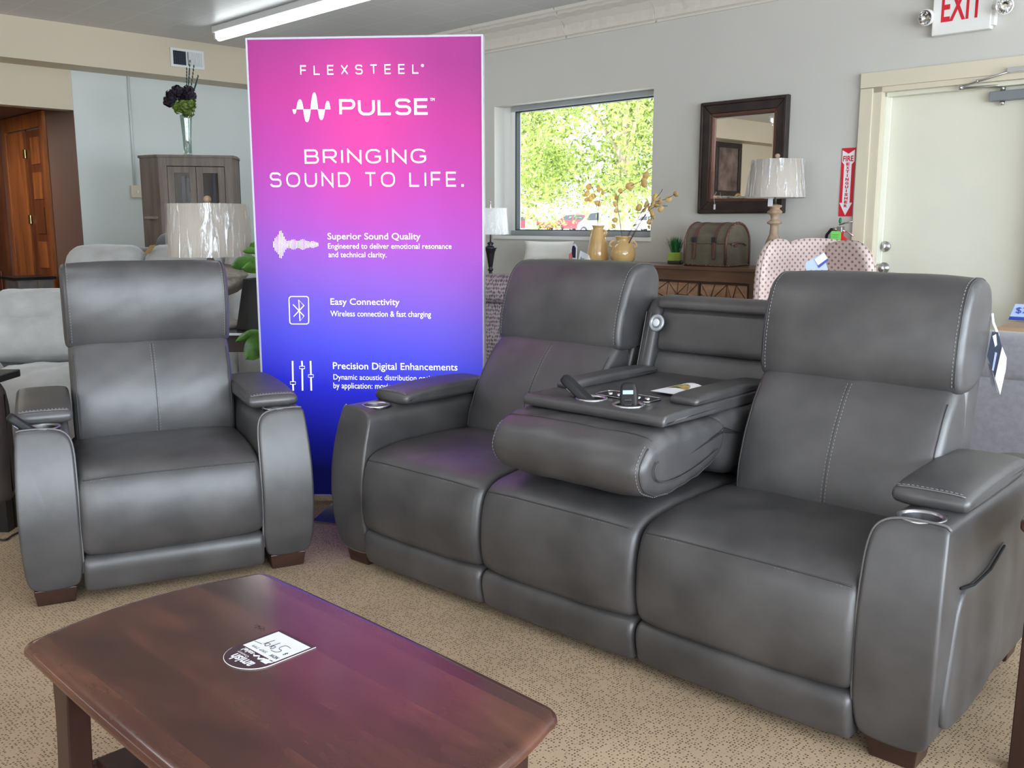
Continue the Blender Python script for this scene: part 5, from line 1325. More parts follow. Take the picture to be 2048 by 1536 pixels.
def wrapped_shade(par, zb, zt, rb, rt_, m, puff=.0):
    MB().lathe([(rb, zb), (rt_, zt), (rt_ - .003, zt), (rb - .003, zb)], 48, capb=False, capt=False).build('lamp_shade', m, par)
    mb = MB(); n_ = 96; K_ = 8; vs = []; fs = []; rr = random.Random(int(zb * 1000)); ph = [rr.uniform(0, 6.28) for _ in range(6)]
    for j in range(K_ + 1):
        v = j / K_
        for i in range(n_):
            a = 2 * pi * i / n_; r = rb + (rt_ - rb) * v + .004 + .003 * (1 + sin(a * 19 + ph[0] + v * 2) * sin(a * 7 + ph[1])) + .002 * sin(a * 41 + v * 5 + ph[2])
            if j == 0: r += .002
            vs.append((r * cos(a), r * sin(a), zb - .002 + (zt - zb + .004) * v))
    for j in range(K_):
        for i in range(n_): k_ = (i + 1) % n_; fs.append((j * n_ + i, j * n_ + k_, (j + 1) * n_ + k_, (j + 1) * n_ + i))
    MB().add(vs, fs, True).build('plastic_wrap', M['wrap'], par)
# bleached wood lamp
lx_ = on(1549, 440, -.27)
lm1 = empty('table_lamp', rw(lx_, -.27, TT), Rz, 'turned bleached wood lamp with plastic-wrapped linen shade by the mirror', 'lamp')
MB().box((-.065, -.065, 0), (.065, .065, .03)).build('base', M['mirrorframe'], lm1, bevel=.004)
MB().lathe([(.05, .03), (.052, .045), (.03, .06), (.04, .085), (.055, .12), (.058, .15), (.05, .175), (.03, .22), (.026, .27), (.028, .285), (.046, .292), (.050, .302), (.03, .315), (.024, .325), (.03, .35), (.048, .362), (.05, .372), (.034, .385), (.03, .395), (.044, .402), (.044, .412), (.014, .42)], 28).build('turned_column', M['lampwood'], lm1)
MB().lathe([(.008, .42), (.008, .72)], 8).build('stem', M['steel'], lm1)
zb_, zt_ = 1.412 - TT, 1.658 - TT
wrapped_shade(lm1, zb_, zt_, .19, .165, M['shade'])
MB().lathe([(.006, zt_ - .02), (.012, zt_ + .012), (.018, zt_ + .024), (.014, zt_ + .036), (0, zt_ + .042)], 14).build('finial', M['lampwood'], lm1)
MB().box((-.018, -.066, .405), (.018, -.064, .462)).build('tag', M['paper'], lm1, bevel=.003)

# wing chair
wq = Vector((1.80, 5.66, 0)); wa = radians(-14)
wc = empty('wing_chair', wq, wa, 'pink and grey dotted wing chair in front of the fire extinguisher', 'armchair')
def wing(p0, p1, zt_, name, drop=0, seed=0):
    """upright padded panel from plan point p0 to p1"""
    p0 = Vector(p0); p1 = Vector(p1); d = p1 - p0; L_ = d.length; d.normalize(); nn_ = Vector((-d.y, d.x))
    pr = [(0, .30), (-.015, .70), (0, zt_ - drop - .14), (.05, zt_ - drop - .03), (L_ * .35, zt_), (L_ * .75, zt_ - .002), (L_ - .01, zt_ - .02), (L_, zt_ - .12), (L_, .30)]
    f = lambda c, a, b: Vector((p0.x + d.x * a + nn_.x * c, p0.y + d.y * a + nn_.y * c + .06 * (b - .5), b))
    P_ = Pillow(pr, -.035, .035, .03, .004, f=f, it=2, n=80, mid=3); P_.mesh().build(name, M['wingfab'], wc)
    MB().tube([P_.pt(-.012, i, .0005) for i in range(0, 80)], .0035, 5, closed=True).build('welt', M['wingfab'], wc)
wing((-.20, .16), (.20, .16), 1.150, 'back', .0)
wing((-.315, -.26), (-.14, .17), 1.148, 'wing', .05)
wing((.315, -.28), (.10, .14), 1.142, 'wing', .035)
for sx_ in (-1, 1): Pillow([(-.34, .30), (-.36, .50), (-.30, .60), (-.05, .62), (.10, .5), (.12, .30)], sx_ * .315 - .045, sx_ * .315 + .045, .03, .0).mesh().build('arm', M['wingfab'], wc)
Pillow([(-.36, .30), (-.38, .40), (-.30, .47), (.18, .47), (.2, .30)], -.26, .26, .05, .01).mesh().build('seat_cushion', M['wingfab'], wc)
MB().box((-.32, -.33, .14), (.32, .25, .30)).build('frame', M['wingfab'], wc, bevel=.02)
for sx_ in (-.26, .26):
    for sy_ in (-.27, .2): MB().lathe([(.014, 0), (.024, .14)], 10, Matrix.Translation((sx_, sy_, 0))).build('leg', M['cherryside'], wc)
wf = Fr((wq.x, wq.y), -14)
th_ = empty('hang_tag', wf.root(0, 0, 0), wa, 'white hang tag with a blue stripe on the wing chair', 'tag')
def tp(pts, yy, m, nm):
    q = [wf.px(x, y, y=yy) for x, y in pts]; n_ = len(q); q2 = [p + Vector((0, .002, 0)) for p in q]
    MB().add(q + q2, [tuple(range(n_)), tuple(range(2 * n_ - 1, n_ - 1, -1))] + [(i, (i + 1) % n_, n_ + (i + 1) % n_, n_ + i) for i in range(n_)]).build(nm, m, th_)
tp([(1611, 525), (1646, 506), (1656, 540), (1612, 540)], -.33, M['paleblue'], 'card')
tp([(1629, 519), (1648, 505), (1656, 518), (1638, 533)], -.335, M['paper'], 'card')
tp([(1636, 531), (1655, 517), (1657, 521), (1638, 536)], -.338, M['blue'], 'stripe')
MB().tube([wf.px(1646, 506, y=-.332), wf.px(1642, 500, y=-.30), wf.px(1640, 492, y=.1)], .0015, 4).build('string', M['paper'], th_)

# black pewter lamp beside the banner on a small table
lbx = on(981, 520, -.38)
stb = empty('side_table', rw(lbx, -.40, 0), Rz, 'small dark side table under the pewter lamp by the window', 'table')
MB().box((-.28, -.2, .745), (.28, .2, .775)).build('table_top', M['walnut'], stb, bevel=.004)
for sx_ in (-1, 1):
    for sy_ in (-1, 1): MB().box((sx_ * .24 - .02, sy_ * .16 - .02, 0), (sx_ * .24 + .02, sy_ * .16 + .02, .745)).build('leg', M['walnut'], stb)
lm2 = empty('table_lamp', rw(lbx, -.38, .775), Rz, 'slim dark pewter lamp with clear-wrapped white shade beside the banner', 'lamp')
MB().lathe([(.055, 0), (.055, .010), (.048, .016), (.03, .03), (.016, .045), (.014, .06), (.024, .07), (.024, .078), (.015, .088), (.018, .10), (.028, .16), (.036, .21), (.04, .232), (.048, .238), (.046, .246), (.054, .256), (.054, .264), (.03, .275), (.02, .285), (.028, .296), (.028, .304), (.010, .312)], 28).build('column', M['pewter'], lm2)
MB().lathe([(.007, .31), (.007, .62), (.003, .64)], 8).build('stem', M['steel'], lm2)
wrapped_shade(lm2, .375, .595, .15, .135, M['shadewhite'])
MB().ball((0, 0, .645), .008).build('finial', M['steel'], lm2)

# narrow stand with lumbar cushion and signs between the lamp and the console
nst = empty('accent_table', rw(3.96, -.30, 0), Rz, 'low dark accent table mostly hidden behind the sofa', 'table')
MB().box((-.20, -.22, .90), (.20, .22, .92)).build('table_top', M['walnut'], nst, bevel=.004)
for sx_ in (-1, 1):
    for sy_ in (-1, 1): MB().box((sx_ * .17 - .015, sy_ * .18 - .015, 0), (sx_ * .17 + .015, sy_ * .18 + .015, .90)).build('leg', M['walnut'], nst)
cu = empty('cushion', rw(on(1096, 510, -.28), -.28, .92), Rz + radians(20), 'cream linen lumbar cushion between pewter lamp and ochre vases', 'cushion')
vs = []; fs = []; nx_, ny_ = 20, 12
for s in (-1, 1):
    for j in range(ny_ + 1):
        for i in range(nx_ + 1):
            u = 2 * i / nx_ - 1; v = 2 * j / ny_ - 1; w_ = .22 * (1 - .06 * (1 - v * v)); h_ = .088 * (1 - .08 * (1 - u * u))
            th = .055 * ((1 - u ** 4) * (1 - v ** 4)) ** .6; vs.append((u * w_, s * th + .05 * v * .4, .092 + v * h_))
for s in range(2):
    o_ = s * (nx_ + 1) * (ny_ + 1)
    for j in range(ny_):
        for i in range(nx_):
            a = o_ + j * (nx_ + 1) + i; q = (a, a + 1, a + nx_ + 2, a + nx_ + 1); fs.append(q if s == 0 else q[::-1])
MB().add(vs, fs, True).build('cover', M['cream'], cu)
ds = empty('flag_sign', rw(on(1146, 510, -.47), -.47, TT), Rz, 'small cutout sign with red stripes and navy figure left of the vases', 'sign')
MB().prism([(-.045, 0), (.035, 0), (.038, .11), (.02, .135), (-.005, .13), (-.02, .09), (-.03, .04)], -.004, .004, Matrix.Rotation(pi / 2, 4, 'X')).build('board', M['signwhite'], ds)
MB().prism([(0, .03), (.03, .03), (.032, .105), (.015, .125), (-.002, .12), (-.008, .09)], .004, .006, Matrix.Rotation(pi / 2, 4, 'X')).build('figure', mat('navy_print', rgb(30, 34, 70), .5), ds)
for k in range(3): MB().box((-.034 + .012 * k, -.0065, .006), (-.029 + .012 * k, -.0045, .06 + .008 * k)).build('stripe', M['signred'], ds)
bs = empty('name_card', rw(on(1168, 512, -.42), -.42, TT), Rz + radians(-12), 'folded white card with script lettering left of the tall vase', 'card')
MB().add([(-.05, -.02, 0), (.06, -.02, 0), (.06, .0, .055), (-.05, .0, .085), (-.05, .03, 0), (.06, .03, 0)], [(0, 1, 2, 3), (3, 2, 5, 4), (0, 3, 4), (1, 5, 2), (1, 0, 4, 5)]).build('card', M['paper'], bs)
text_mesh('lettering', 'Best', .05, .02, M['ink'], bs, plane_M((.0, -.0145, .024), (1, 0, -.1), (0, .28, 1)), 0, .001)

# woven loveseat behind the sofa's left back
lv_ = empty('woven_loveseat', (.30, 5.15, 0), radians(-20), 'mauve grey woven loveseat between banner and sofa back', 'sofa')
for nm, prof_ in (('back', [(0, .1), (-.02, .4), (.0, .80), (.06, .80), (.20, .78), (.24, .5), (.24, .1)]), ('back_cushion', [(-.035, .80), (-.03, .90), (.04, .955), (.16, .955), (.24, .90), (.22, .79)])):
    Pillow(prof_, -.78, .42, .05, .006).mesh().build(nm, M['woven'], lv_)
Pillow([(-.55, .1), (-.57, .38), (-.5, .46), (.0, .46), (.02, .1)], -.70, .34, .05, .01).mesh().build('seat', M['woven'], lv_)
for xx in (-.80, .34): Pillow([(-.55, .08), (-.58, .5), (-.5, .62), (.1, .62), (.14, .08)], xx, xx + .12, .04, .0).mesh().build('arm', M['woven'], lv_)

# grey sofa and oak table at the right edge
gs = empty('grey_sofa', RW0, Rz, 'grey fabric sofa back at the right edge behind the leather sofa', 'sofa')
gf = lambda c, a, b: Vector((c, a - .42, b * 1.075))
Pillow([(-1.28, .04), (-1.30, .30), (-1.27, .54), (-1.19, .55), (-1.05, .5), (-1.05, .04)], 7.3, 9.0, .04, .004, f=gf).mesh().build('back', M['greyfabric'], gs)
for a, b_ in ((7.32, 8.14), (8.15, 8.98)):
    Pillow([(-1.245, .535), (-1.255, .60), (-1.21, .685), (-1.12, .715), (-1.04, .70), (-1.0, .58), (-1.02, .50), (-1.12, .50)], a, b_, .06, .01, f=gf).mesh().build('back_cushion', M['greyfabric'], gs)
Pillow([(-1.06, .04), (-1.06, .42), (-.62, .44), (-.54, .38), (-.54, .04)], 7.35, 8.9, .05, .01, f=gf).mesh().build('seat', M['greyfabric'], gs)
zt3 = .72; q0 = R.px(1994, 655, z=zt3)
ot = empty('oak_table', rw(q0.x, q0.y, 0), Rz + radians(8), 'oak topped table with dark metal legs near the door at the right edge', 'table')
MB().box((0, -.0, zt3 - .03), (1.1, .36, zt3)).build('table_top', M['oak'], ot, bevel=.003)
for a, b_ in ((.03, .02), (1.03, .02), (.03, .31), (1.03, .31)): MB().box((a, b_, 0), (a + .035, b_ + .03, zt3 - .03)).build('leg', M['black'], ot)
MB().box((.03, .02, zt3 - .055), (1.06, .05, zt3 - .03)).build('rail', M['black'], ot)
q1 = R.px(2012, 640, z=zt3 + .0)
bsn = empty('price_stand', rw(q1.x, q1.y + .05, zt3), Rz + radians(8), 'blue price tent reading $297 on the oak table', 'sign')
MB().add([(-.0, -.02, 0), (.17, -.02, 0), (.17, .03, .085), (.02, .03, .085), (0, .09, 0), (.17, .09, 0)], [(0, 1, 2, 3), (3, 2, 5, 4), (0, 3, 4), (1, 5, 2), (1, 0, 4, 5)]).build('card', M['paleblue'], bsn)
MB().add([(-.0, -.0215, 0), (.17, -.0215, 0), (.17, -.0115, .018), (.003, -.0115, .018)], [(0, 1, 2, 3)]).build('border', M['blue'], bsn)
text_mesh('lettering', '$297', .12, .042, M['blue'], bsn, plane_M((.09, .005, .050), (1, 0, 0), (0, .5, .85)), 0, .002)

# dark end table at the right edge of the photo
qt = wz(2027, 1042, .60)
et = empty('end_table', (qt.x, qt.y, 0), radians(-44), 'dark cherry end table cut off by the right edge of the photo', 'table')
MB().prism([(p[0] + .28, p[1] + .26) for p in outline(.275, .25, .02, .03, 8)], .572, .60).build('table_top', M['cherry'], et, bevel=.008, seg=3)
for a, b_ in ((.03, .02), (.47, .02), (.03, .44), (.47, .44)):
    MB().add([(a - .0, b_ - .0, 0), (a + .06, b_, 0), (a + .06, b_ + .05, 0), (a, b_ + .05, 0), (a + .005, b_ + .005, .572), (a + .05, b_ + .005, .572), (a + .05, b_ + .045, .572), (a + .005, b_ + .045, .572)], [(3, 2, 1, 0), (4, 5, 6, 7), (0, 1, 5, 4), (1, 2, 6, 5), (2, 3, 7, 6), (3, 0, 4, 7)]).build('leg', M['cherryside'], et, bevel=.003)
MB().box((.06, .03, .50), (.48, .05, .572)).box((.04, .06, .50), (.06, .45, .572)).build('apron', M['cherryside'], et)

# ================================================================== LEFT SIDE
# light grey plush recliner, its rolls stacked
lr = empty('plush_recliner', (-2.42, 5.15, 0), radians(12), 'light grey plush recliner with stacked pillow back behind the leather recliner', 'armchair')
Pillow([(.0, .10), (.0, .50), (.1, .70), (.26, .70), (.32, .10)], -.50, .44, .06, .0).mesh().build('back_frame', M['plush'], lr)
Pillow([(-.10, .745), (-.09, .84), (.0, .885), (.14, .875), (.20, .80), (.18, .72), (.0, .71)], -.40, .02, .07, .012, wr=.004, seed=1).mesh().build('back_roll', M['plush'], lr)
Pillow([(-.10, .745), (-.09, .84), (.0, .885), (.14, .875), (.20, .80), (.18, .72), (.0, .71)], .025, .42, .07, .012, wr=.004, seed=2).mesh().build('back_roll', M['plush'], lr)
Pillow([(-.14, .52), (-.16, .62), (-.13, .72), (-.04, .765), (.10, .75), (.16, .66), (.10, .50)], -.45, .43, .09, .015, wr=.006, seed=3).mesh().build('lumbar_roll', M['plush'], lr)
Pillow([(-.80, .12), (-.84, .35), (-.78, .50), (-.60, .56), (-.25, .545), (-.05, .50), (.05, .12)], -.60, -.30, .10, .02, wr=.006, seed=4).mesh().build('arm', M['plush'], lr)
Pillow([(-.80, .12), (-.84, .38), (-.78, .53), (-.60, .59), (-.25, .57), (-.05, .52), (.05, .12)], .20, .46, .10, .02, wr=.006, seed=5).mesh().build('arm', M['plush'], lr)
Pillow([(-.82, .10), (-.86, .30), (-.80, .47), (-.55, .52), (-.10, .50), (.02, .10)], -.32, .22, .09, .02, wr=.008, seed=6).mesh().build('seat', M['plush'], lr)
# taller plush loveseat further back
l2 = empty('plush_loveseat', (-2.36, 6.35, 0), radians(6), 'light grey plush loveseat with a tan tag, tops showing above the recliner', 'sofa')
for k, (a, b_) in enumerate(((-.60, -.10), (-.095, .42), (.425, .74))):
    Pillow([(-.10, .86), (-.12, .98), (-.05, 1.075), (.08, 1.09), (.18, 1.03), (.16, .86)], a, b_, .09, .02, wr=.004, seed=k).mesh().build('headrest', M['plush'], l2)
    Pillow([(-.12, .50), (-.16, .70), (-.10, .86), (.12, .86), (.16, .50)], a, b_, .08, .02, wr=.004, seed=k + 4).mesh().build('back_cushion', M['plush'], l2)
Pillow([(-.02, .08), (-.02, .85), (.24, .95), (.28, .08)], -.66, .80, .05, 0).mesh().build('back_frame', M['plush'], l2)
Pillow([(-.8, .08), (-.84, .3), (-.76, .47), (-.1, .47), (.0, .08)], -.5, .64, .08, .01).mesh().build('seat', M['plush'], l2)
for a, b_ in ((-.72, -.5), (.62, .84)): Pillow([(-.8, .08), (-.84, .45), (-.74, .62), (-.1, .62), (.02, .08)], a, b_, .07, .01).mesh().build('arm', M['plush'], l2)
tt = aty_ = None
def atY(px, py, Y): r = ray(px, py); c = Vector((0, 0, H)); return c + r * (Y / r.y)
p0 = atY(298, 500, 6.22)
tgp = empty('hang_tag', p0, 0, 'tan hang tag lying on top of the grey plush loveseat', 'tag')
MB().add([(-.035, -.01, -.03), (.01, -.01, -.02), (.04, .02, .035), (.0, .02, .03), (-.035, -.006, -.03), (.01, -.006, -.02), (.04, .024, .035), (.0, .024, .03)], [(0, 1, 2, 3), (7, 6, 5, 4), (0, 4, 5, 1), (1, 5, 6, 2), (2, 6, 7, 3), (3, 7, 4, 0)]).build('card', M['tagbrown'], tgp)
# dark grey sofa behind
l3 = empty('dark_grey_sofa', (-2.65, 7.35, 0), radians(0), 'dark grey sofa backs below the weathered cabinet', 'sofa')
Pillow([(-.10, .90), (-.12, 1.0), (-.04, 1.055), (.10, 1.05), (.16, .90)], -.34, .40, .05, .01).mesh().build('back_cushion', M['plushdark'], l3)
Pillow([(.22, .90), (.20, 1.08), (.28, 1.16), (.40, 1.155), (.46, .90)], -.20, .42, .05, .01).mesh().build('headrest', M['plushdark'], l3)
Pillow([(-.08, .06), (-.08, .90), (.42, .92), (.46, .06)], -.36, .42, .05, 0).mesh().build('back_frame', M['plushdark'], l3)
Pillow([(-.6, .06), (-.62, .42), (-.1, .46), (-.05, .06)], -.34, .40, .05, .01).mesh().build('seat', M['plushdark'], l3)

# corner cabinet
cq = atY(315, 309, 7.95); ca = radians(12)
cb = empty('corner_cabinet', (cq.x, cq.y, 0), ca, 'weathered grey wood cabinet with glass doors and canted sides', 'cabinet')
zt4 = cq.z; wd = (atY(455, 313, 7.95).x - cq.x) / cos(ca)
poly = [(0, 0), (wd, 0), (wd + .025, .16), (wd + .025, .42), (-.17, .42), (-.17, .16)]
def shrink(p, d): 
    cx_ = sum(a for a, b_ in p) / len(p); cy_ = sum(b_ for a, b_ in p) / len(p); return [(cx_ + (a - cx_) * (1 - d), cy_ + (b_ - cy_) * (1 - d)) for a, b_ in p]
MB().prism(shrink(poly, -.03), zt4 - .02, zt4).build('top', M['greywood'], cb)
MB().add([(0, 0, .0), (-.17, .16, 0), (-.17, .42, 0), (-.15, .42, 0), (-.15, .17, 0), (.02, .01, 0), (0, 0, zt4 - .02), (-.17, .16, zt4 - .02), (-.17, .42, zt4 - .02), (-.15, .42, zt4 - .02), (-.15, .17, zt4 - .02), (.02, .01, zt4 - .02)],
         [(0, 5, 4, 3, 2, 1), (6, 7, 8, 9, 10, 11), (0, 1, 7, 6), (1, 2, 8, 7), (2, 3, 9, 8), (3, 4, 10, 9), (4, 5, 11, 10), (5, 0, 6, 11)]).build('side_panel', M['greywood'], cb)
MB().add([(wd, 0, 0), (wd + .025, .16, 0), (wd + .025, .42, 0), (wd + .005, .42, 0), (wd - .02, .01, 0), (wd, 0, zt4 - .02), (wd + .025, .16, zt4 - .02), (wd + .025, .42, zt4 - .02), (wd + .005, .42, zt4 - .02), (wd - .02, .01, zt4 - .02)],
         [(0, 1, 2, 3, 4), (9, 8, 7, 6, 5), (0, 5, 6, 1), (1, 6, 7, 2), (2, 7, 8, 3), (3, 8, 9, 4), (4, 9, 5, 0)]).build('side_panel', M['greywood'], cb)
MB().box((-.15, .40, 0), (wd + .03, .42, zt4 - .02)).build('back_panel', mat('cabinet_inside', rgb(70, 76, 92), .7), cb)
MB().box((0, 0, 0), (.065, .02, zt4 - .02)).box((wd - .065, 0, 0), (wd, .02, zt4 - .02)).box((.065, 0, zt4 - .09), (wd - .065, .02, zt4 - .02)).box((.065, 0, 0), (wd - .065, .02, .12)).build('face_frame', M['greywood'], cb, bevel=.002)
xm_ = wd / 2
for a, b_ in ((.068, xm_ - .002), (xm_ + .002, wd - .068)):
    z0_, z1_ = .13, zt4 - .095; f_ = .052
    d_ = MB().box((a, -.004, z0_), (a + f_, .018, z1_)).box((b_ - f_, -.004, z0_), (b_, .018, z1_)).box((a + f_, -.004, z1_ - f_), (b_ - f_, .018, z1_)).box((a + f_, -.004, z0_), (b_ - f_, .018, z0_ + f_)).build('door', M['greywood'], cb, bevel=.002)
    MB().box((a + f_, .006, z0_ + f_), (b_ - f_, .009, z1_ - f_)).build('pane', clear('cabinet_glass_' + str(a), (.75, .8, .9, 1), .05), d_)
for z in (.5, .9, 1.28): MB().box((-.14, .03, z), (wd + .02, .40, z + .02)).build('shelf', M['greywood'], cb)
bk_ = [(.11, .18, 1.30, .30, 'tagdark'), (.15, .045, 1.30, .36, 'black'), (.20, .05, 1.30, .22, 'dryleaf'), (.38, .03, 1.30, .34, 'tagdark'), (.42, .03, 1.30, .30, 'black')]
for k, (x, w_, z, h_, m__) in enumerate([(.16, .03, 1.30, .34, 'tagdark'), (.20, .035, 1.30, .32, 'black'), (.41, .03, 1.30, .36, 'tagdark')]):
    MB().box((x, .12, z), (x + w_, .30, z + h_)).build('book', M[m__], None, bevel=.003)
    bo_ = bpy.context.scene.collection.objects[-1]
    for o_ in COL.objects:
        if o_.name.startswith('book') and 'label' not in o_:
            o_.location = (cq.x, cq.y, 0); o_.rotation_euler = (0, 0, ca)
            tag(o_, ['navy book behind the left glass door of the weathered cabinet', 'black book beside the navy one in the weathered cabinet', 'navy book behind the right glass door of the weathered cabinet'][k], 'book', 'books in the weathered cabinet')
yb_ = MB().box((.225, .10, 1.30), (.285, .14, 1.50)).build('storage_box', M['dryleaf'], None, bevel=.003); yb_.location = (cq.x, cq.y, 0); yb_.rotation_euler = (0, 0, ca); tag(yb_, 'small yellow box behind the left glass door of the weathered cabinet', 'box')

# flowers in a glass vase on the cabinet
fv = atY(376, 309, 8.1); vzz = zt4
gv = empty('glass_vase', (fv.x, fv.y, vzz), 0, 'tall clear glass vase on top of the weathered cabinet', 'vase')
MB().lathe([(.0, .001), (.038, .001), (.034, .02), (.036, .15), (.048, .30), (.050, .33), (.046, .33), (.044, .30), (.032, .15), (.030, .02), (0, .012)], 24).build('body', M['vaseglass'], gv)
fb = empty('flower_bouquet', (fv.x, fv.y, vzz + .02), 0, 'dark plum flower bouquet with green leaves in the clear glass vase', 'flowers')
rf = random.Random(8)
for k in range(7):
    a = rf.uniform(0, 6.28); MB().tube([(.012 * cos(a + 2), .012 * sin(a + 2), .0), (.02 * cos(a), .02 * sin(a), .2), (.05 * cos(a) - .01, .05 * sin(a), .38), (.09 * cos(a) - .02, .06 * sin(a), .44)], .003, 5).build('stem', M['leaf'], fb)
def petals(c, r, m, n_, name, s=.02):
    mb = MB()
    for k in range(n_):
        v = Vector((rf.gauss(0, 1), rf.gauss(0, 1), rf.gauss(0, 1))).normalized(); p = Vector(c) + Vector((v.x * r[0], v.y * r[1], v.z * r[2])) * rf.uniform(.6, 1)
        u = v.orthogonal().normalized(); u.rotate(Matrix.Rotation(rf.uniform(0, 6.3), 3, v)); w_ = v.cross(u); t_ = s * rf.uniform(.6, 1.2)
        mb.add([p - u * t_, p - w_ * t_ * .6 + v * .008, p + u * t_, p + w_ * t_ * .6 + v * .008], [(0, 1, 2, 3)])
    mb.ball(c, (r[0] * .75, r[1] * .75, r[2] * .75), 10, 6)
    o_ = mb.build(name, m, fb); o_['kind'] = 'stuff'; return o_
for c_ in ((-.10, 0, .47), (-.04, -.03, .50), (.03, 0, .50), (-.02, .04, .46), (-.12, -.02, .42), (.05, -.03, .46)): petals(c_, (.055, .055, .045), M['darkflower'], 120, 'bloom')
for c_ in ((-.05, -.03, .37), (.02, 0, .34), (.05, -.02, .40), (.0, -.04, .38)): petals(c_, (.05, .05, .05), M['greenflower'], 70, 'leaf_cluster', .024)
for (dx_, z1_) in ((.06, .74), (.09, .70), (.05, .66), (.12, .62), (.10, .56), (.03, .68)):
    pts = [(.02, 0, .42), (dx_ * .7, 0, .42 + (z1_ - .42) * .5), (dx_, 0, z1_)]; MB().tube(pts, .0025, 4).build('spike_stem', M['leaf'], fb)
    mb = MB()
    for k in range(6): p = Vector(pts[1]).lerp(Vector(pts[2]), k / 5); mb.ball(p, (.006, .006, .014), 6, 4)
    mb.build('spike_bud', mat('teal_bud', rgb(36, 60, 56), .6) if 'teal_bud' not in bpy.data.materials else bpy.data.materials['teal_bud'], fb)

# glass side table with lamp, pot and fiddle leaf plant
tz = .700
gx0, gx1, gy0, gy1 = -1.77, -1.12, 4.72, 5.25
gt = empty('glass_side_table', (gx0, gy0, 0), 0, 'black framed side table with a pale glass edge beside the banner', 'table')
MB().box((0, 0, tz - .012), (gx1 - gx0, gy1 - gy0, tz)).build('glass_top', mat('smoked_glass_top', rgb(70, 74, 82), .06, spec=.8), gt)
MB().box((0, -.004, tz - .012), (gx1 - gx0, 0, tz)).build('glass_edge', M['whitem'], gt)
for a in (.02, gx1 - gx0 - .05):
    for b_ in (.02, gy1 - gy0 - .05): MB().box((a, b_, 0), (a + .03, b_ + .03, tz - .012)).build('leg', M['black'], gt)
MB().box((.02, .02, .18), (gx1 - gx0 - .02, gy1 - gy0 - .02, .20)).build('shelf', M['black'], gt)
MB().box((.02, .02, tz - .10), (gx1 - gx0 - .02, .04, tz - .012)).build('apron', M['brownfab'], gt)
lc = atY(420, 500, 5.0)
lm3 = empty('table_lamp', (lc.x, 5.0, tz), 0, 'whitewashed wood lamp with large plastic-wrapped shade behind the recliner', 'lamp')
MB().lathe([(.0, .0), (.15, .0), (.16, .01), (.155, .028), (.12, .034), (.10, .045), (.06, .05), (0, .05)], 32).build('base', M['whitewash'], lm3)
for k in range(3):
    a = radians(-30 + 120 * k); MB().tube([(.075 * cos(a), .075 * sin(a), .045), (.085 * cos(a), .085 * sin(a), .19)], .010, 8).build('rod', M['black'], lm3)
MB().lathe([(.0, .16), (.07, .162), (.13, .185), (.17, .215), (.188, .25), (.176, .262), (.19, .27), (.186, .285), (.17, .29), (.176, .30), (.165, .315), (.10, .33), (.03, .34), (.012, .37)], 36).build('bowl_body', M['whitewash'], lm3)
MB().lathe([(.009, .33), (.009, .66)], 8).build('stem', M['steel'], lm3)
zb_ = atY(420, 512, 5.0).z - tz; zt_ = atY(420, 408, 5.0).z - tz
wrapped_shade(lm3, zb_, zt_, .212, .200, M['shade'])
MB().lathe([(.006, zt_ - .01), (.008, zt_ + .004), (.018, zt_ + .012), (.021, zt_ + .026), (.014, zt_ + .04), (0, zt_ + .044)], 16).build('finial', M['lampwood'], lm3)
pp = atY(528, 600, 4.93)
pt_ = empty('potted_fiddle_leaf', (pp.x, 4.93, tz), 0, 'fiddle leaf plant in a tapering black pot half hidden by the banner', 'plant')
MB().lathe([(.0, .0), (.145, .0), (.145, .01), (.10, .26), (.09, .262), (.08, .25), (0, .25)], 28).build('pot', M['blackmat'], pt_)
def bigleaf(par, base, tip, width, m):
    base = Vector(base); tip = Vector(tip); d = tip - base; n_ = 8; side = d.cross(Vector((0, 1, .3))).normalized(); up_ = side.cross(d).normalized(); vs = []; fs = []
    for k in range(n_ + 1):
        u = k / n_; w_ = width * (sin(pi * min(1, u * .93 + .05)) ** .7) * (.65 + .5 * u) if 0 < k < n_ else .002
        c_ = base + d * u + up_ * (.03 * sin(pi * u)) - Vector((0, 0, .02 * u * u))
        vs += [c_ - side * w_ + up_ * .012, c_, c_ + side * w_ + up_ * .012]
    for k in range(n_):
        a = 3 * k; fs += [(a, a + 1, a + 4, a + 3), (a + 1, a + 2, a + 5, a + 4)]
    MB().add(vs, fs, True).build('leaf', m, par)
MB().tube([(0, 0, .25), (.01, 0, .38), (-.01, -.01, .55)], .008, 6).build('stem', M['twig'], pt_)
def lp_(px, py, Y=4.9): p = atY(px, py, Y); return (p.x - pp.x, p.y - 4.93, p.z - tz)
for b_, t_, w_ in (((522, 528), (460, 526), .045), ((524, 512), (500, 478), .05), ((520, 510), (484, 496), .025), ((525, 545), (482, 530), .04), ((525, 560), (502, 600), .045), ((530, 520), (560, 480), .05), ((530, 540), (570, 560), .05)):
    bigleaf(pt_, lp_(*b_), lp_(*t_), w_, M['leaf'])
p2p = atY(560, 800, 4.62)
pl2 = empty('potted_floor_plant', (p2p.x, 4.62, 0), 0, 'low leafy plant whose leaves show under the side table by the banner', 'plant')
MB().lathe([(0, 0), (.10, 0), (.12, .25), (.105, .25), (.1, .22), (0, .22)], 24).build('pot', M['blackmat'], pl2)
MB().tube([(0, 0, .22), (-.02, 0, .4), (-.08, .0, .55)], .007, 6).build('stem', M['twig'], pl2)
def l2_(px, py): p = atY(px, py, 4.6); return (p.x - p2p.x, p.y - 4.62, p.z)
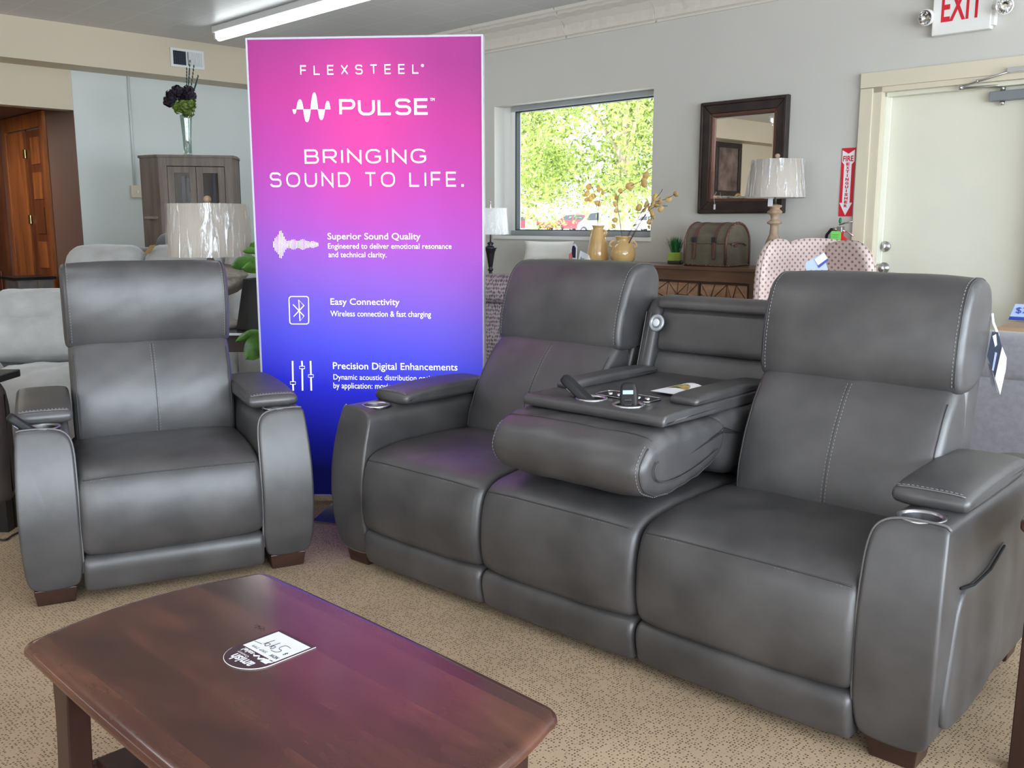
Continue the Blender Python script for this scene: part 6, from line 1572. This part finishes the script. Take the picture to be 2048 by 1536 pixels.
for b_, t_, w_ in (((535, 675), (490, 712), .06), ((530, 668), (470, 676), .025), ((540, 690), (580, 720), .06), ((540, 680), (560, 650), .05)): bigleaf(pl2, l2_(*b_), l2_(*t_), w_, M['leaf'])

# dark table and upholstered side at the left edge
qd = atY(28, 742, 3.75)
dt = empty('dark_end_table', (qd.x, 3.75, 0), radians(0), 'black topped dark brown end table cut off by the left edge of the photo', 'table')
MB().box((-.6, -.12, qd.z - .03), (0, .05, qd.z)).build('table_top', M['black'], dt, bevel=.004)
Pillow([(-.10, .12), (-.11, .35), (-.10, qd.z - .04), (.04, qd.z - .04), (.04, .12)], -.58, -.03, .05, .01).mesh().build('body', M['brownfab'], dt)
for a in (-.52, -.10): MB().box((a, 0.0, 0), (a + .05, .05, .14)).build('leg', M['black'], dt)
for a in (-.52, -.10): MB().box((a, -.06, 0), (a + .05, -.01, .14)).build('leg', M['black'], dt)
pts = [wz(x, y, .006) for x, y in ((-60, 1045), (-5, 1062), (25, 1050), (45, 1046))]; pts2 = [wz(x, y, .006) for x, y in ((-60, 1085), (-5, 1079), (12, 1081), (24, 1070), (50, 1060))]
tag(MB().tube(chaikin(pts, 2, False), .004, 6).build('power_cord', M['black']), 'black power cord on the carpet left of the recliner, the rear one', 'cord')
tag(MB().tube(chaikin(pts2, 2, False), .004, 6).build('power_cord', M['black']), 'black power cord on the carpet left of the recliner, the front curled one', 'cord')
# dark topped stone cabinet by the hallway
_a = R.px(28, 556, x=.02); _b2 = R.px(118, 556, x=.02); hq = _a
hc = empty('stone_cabinet', rw(.02, _a.y, 0), radians(45), 'grey stone-look cabinet with a dark top in front of the pine doors', 'cabinet')
_w = _b2.y - _a.y - .02
MB().box((0, 0, hq.z - .025), (_w, .4, hq.z)).build('top', M['black'], hc)
MB().box((.04, .03, 0), (_w - .02, .38, hq.z - .025)).build('body', mat('grey_stone', rgb(112, 108, 108), .8, bump=.6, bscale=20, var=.25, vscale=12), hc)
MB().box((.20, .01, 0), (.25, .04, hq.z - .025)).build('stile', M['greywood'], hc)
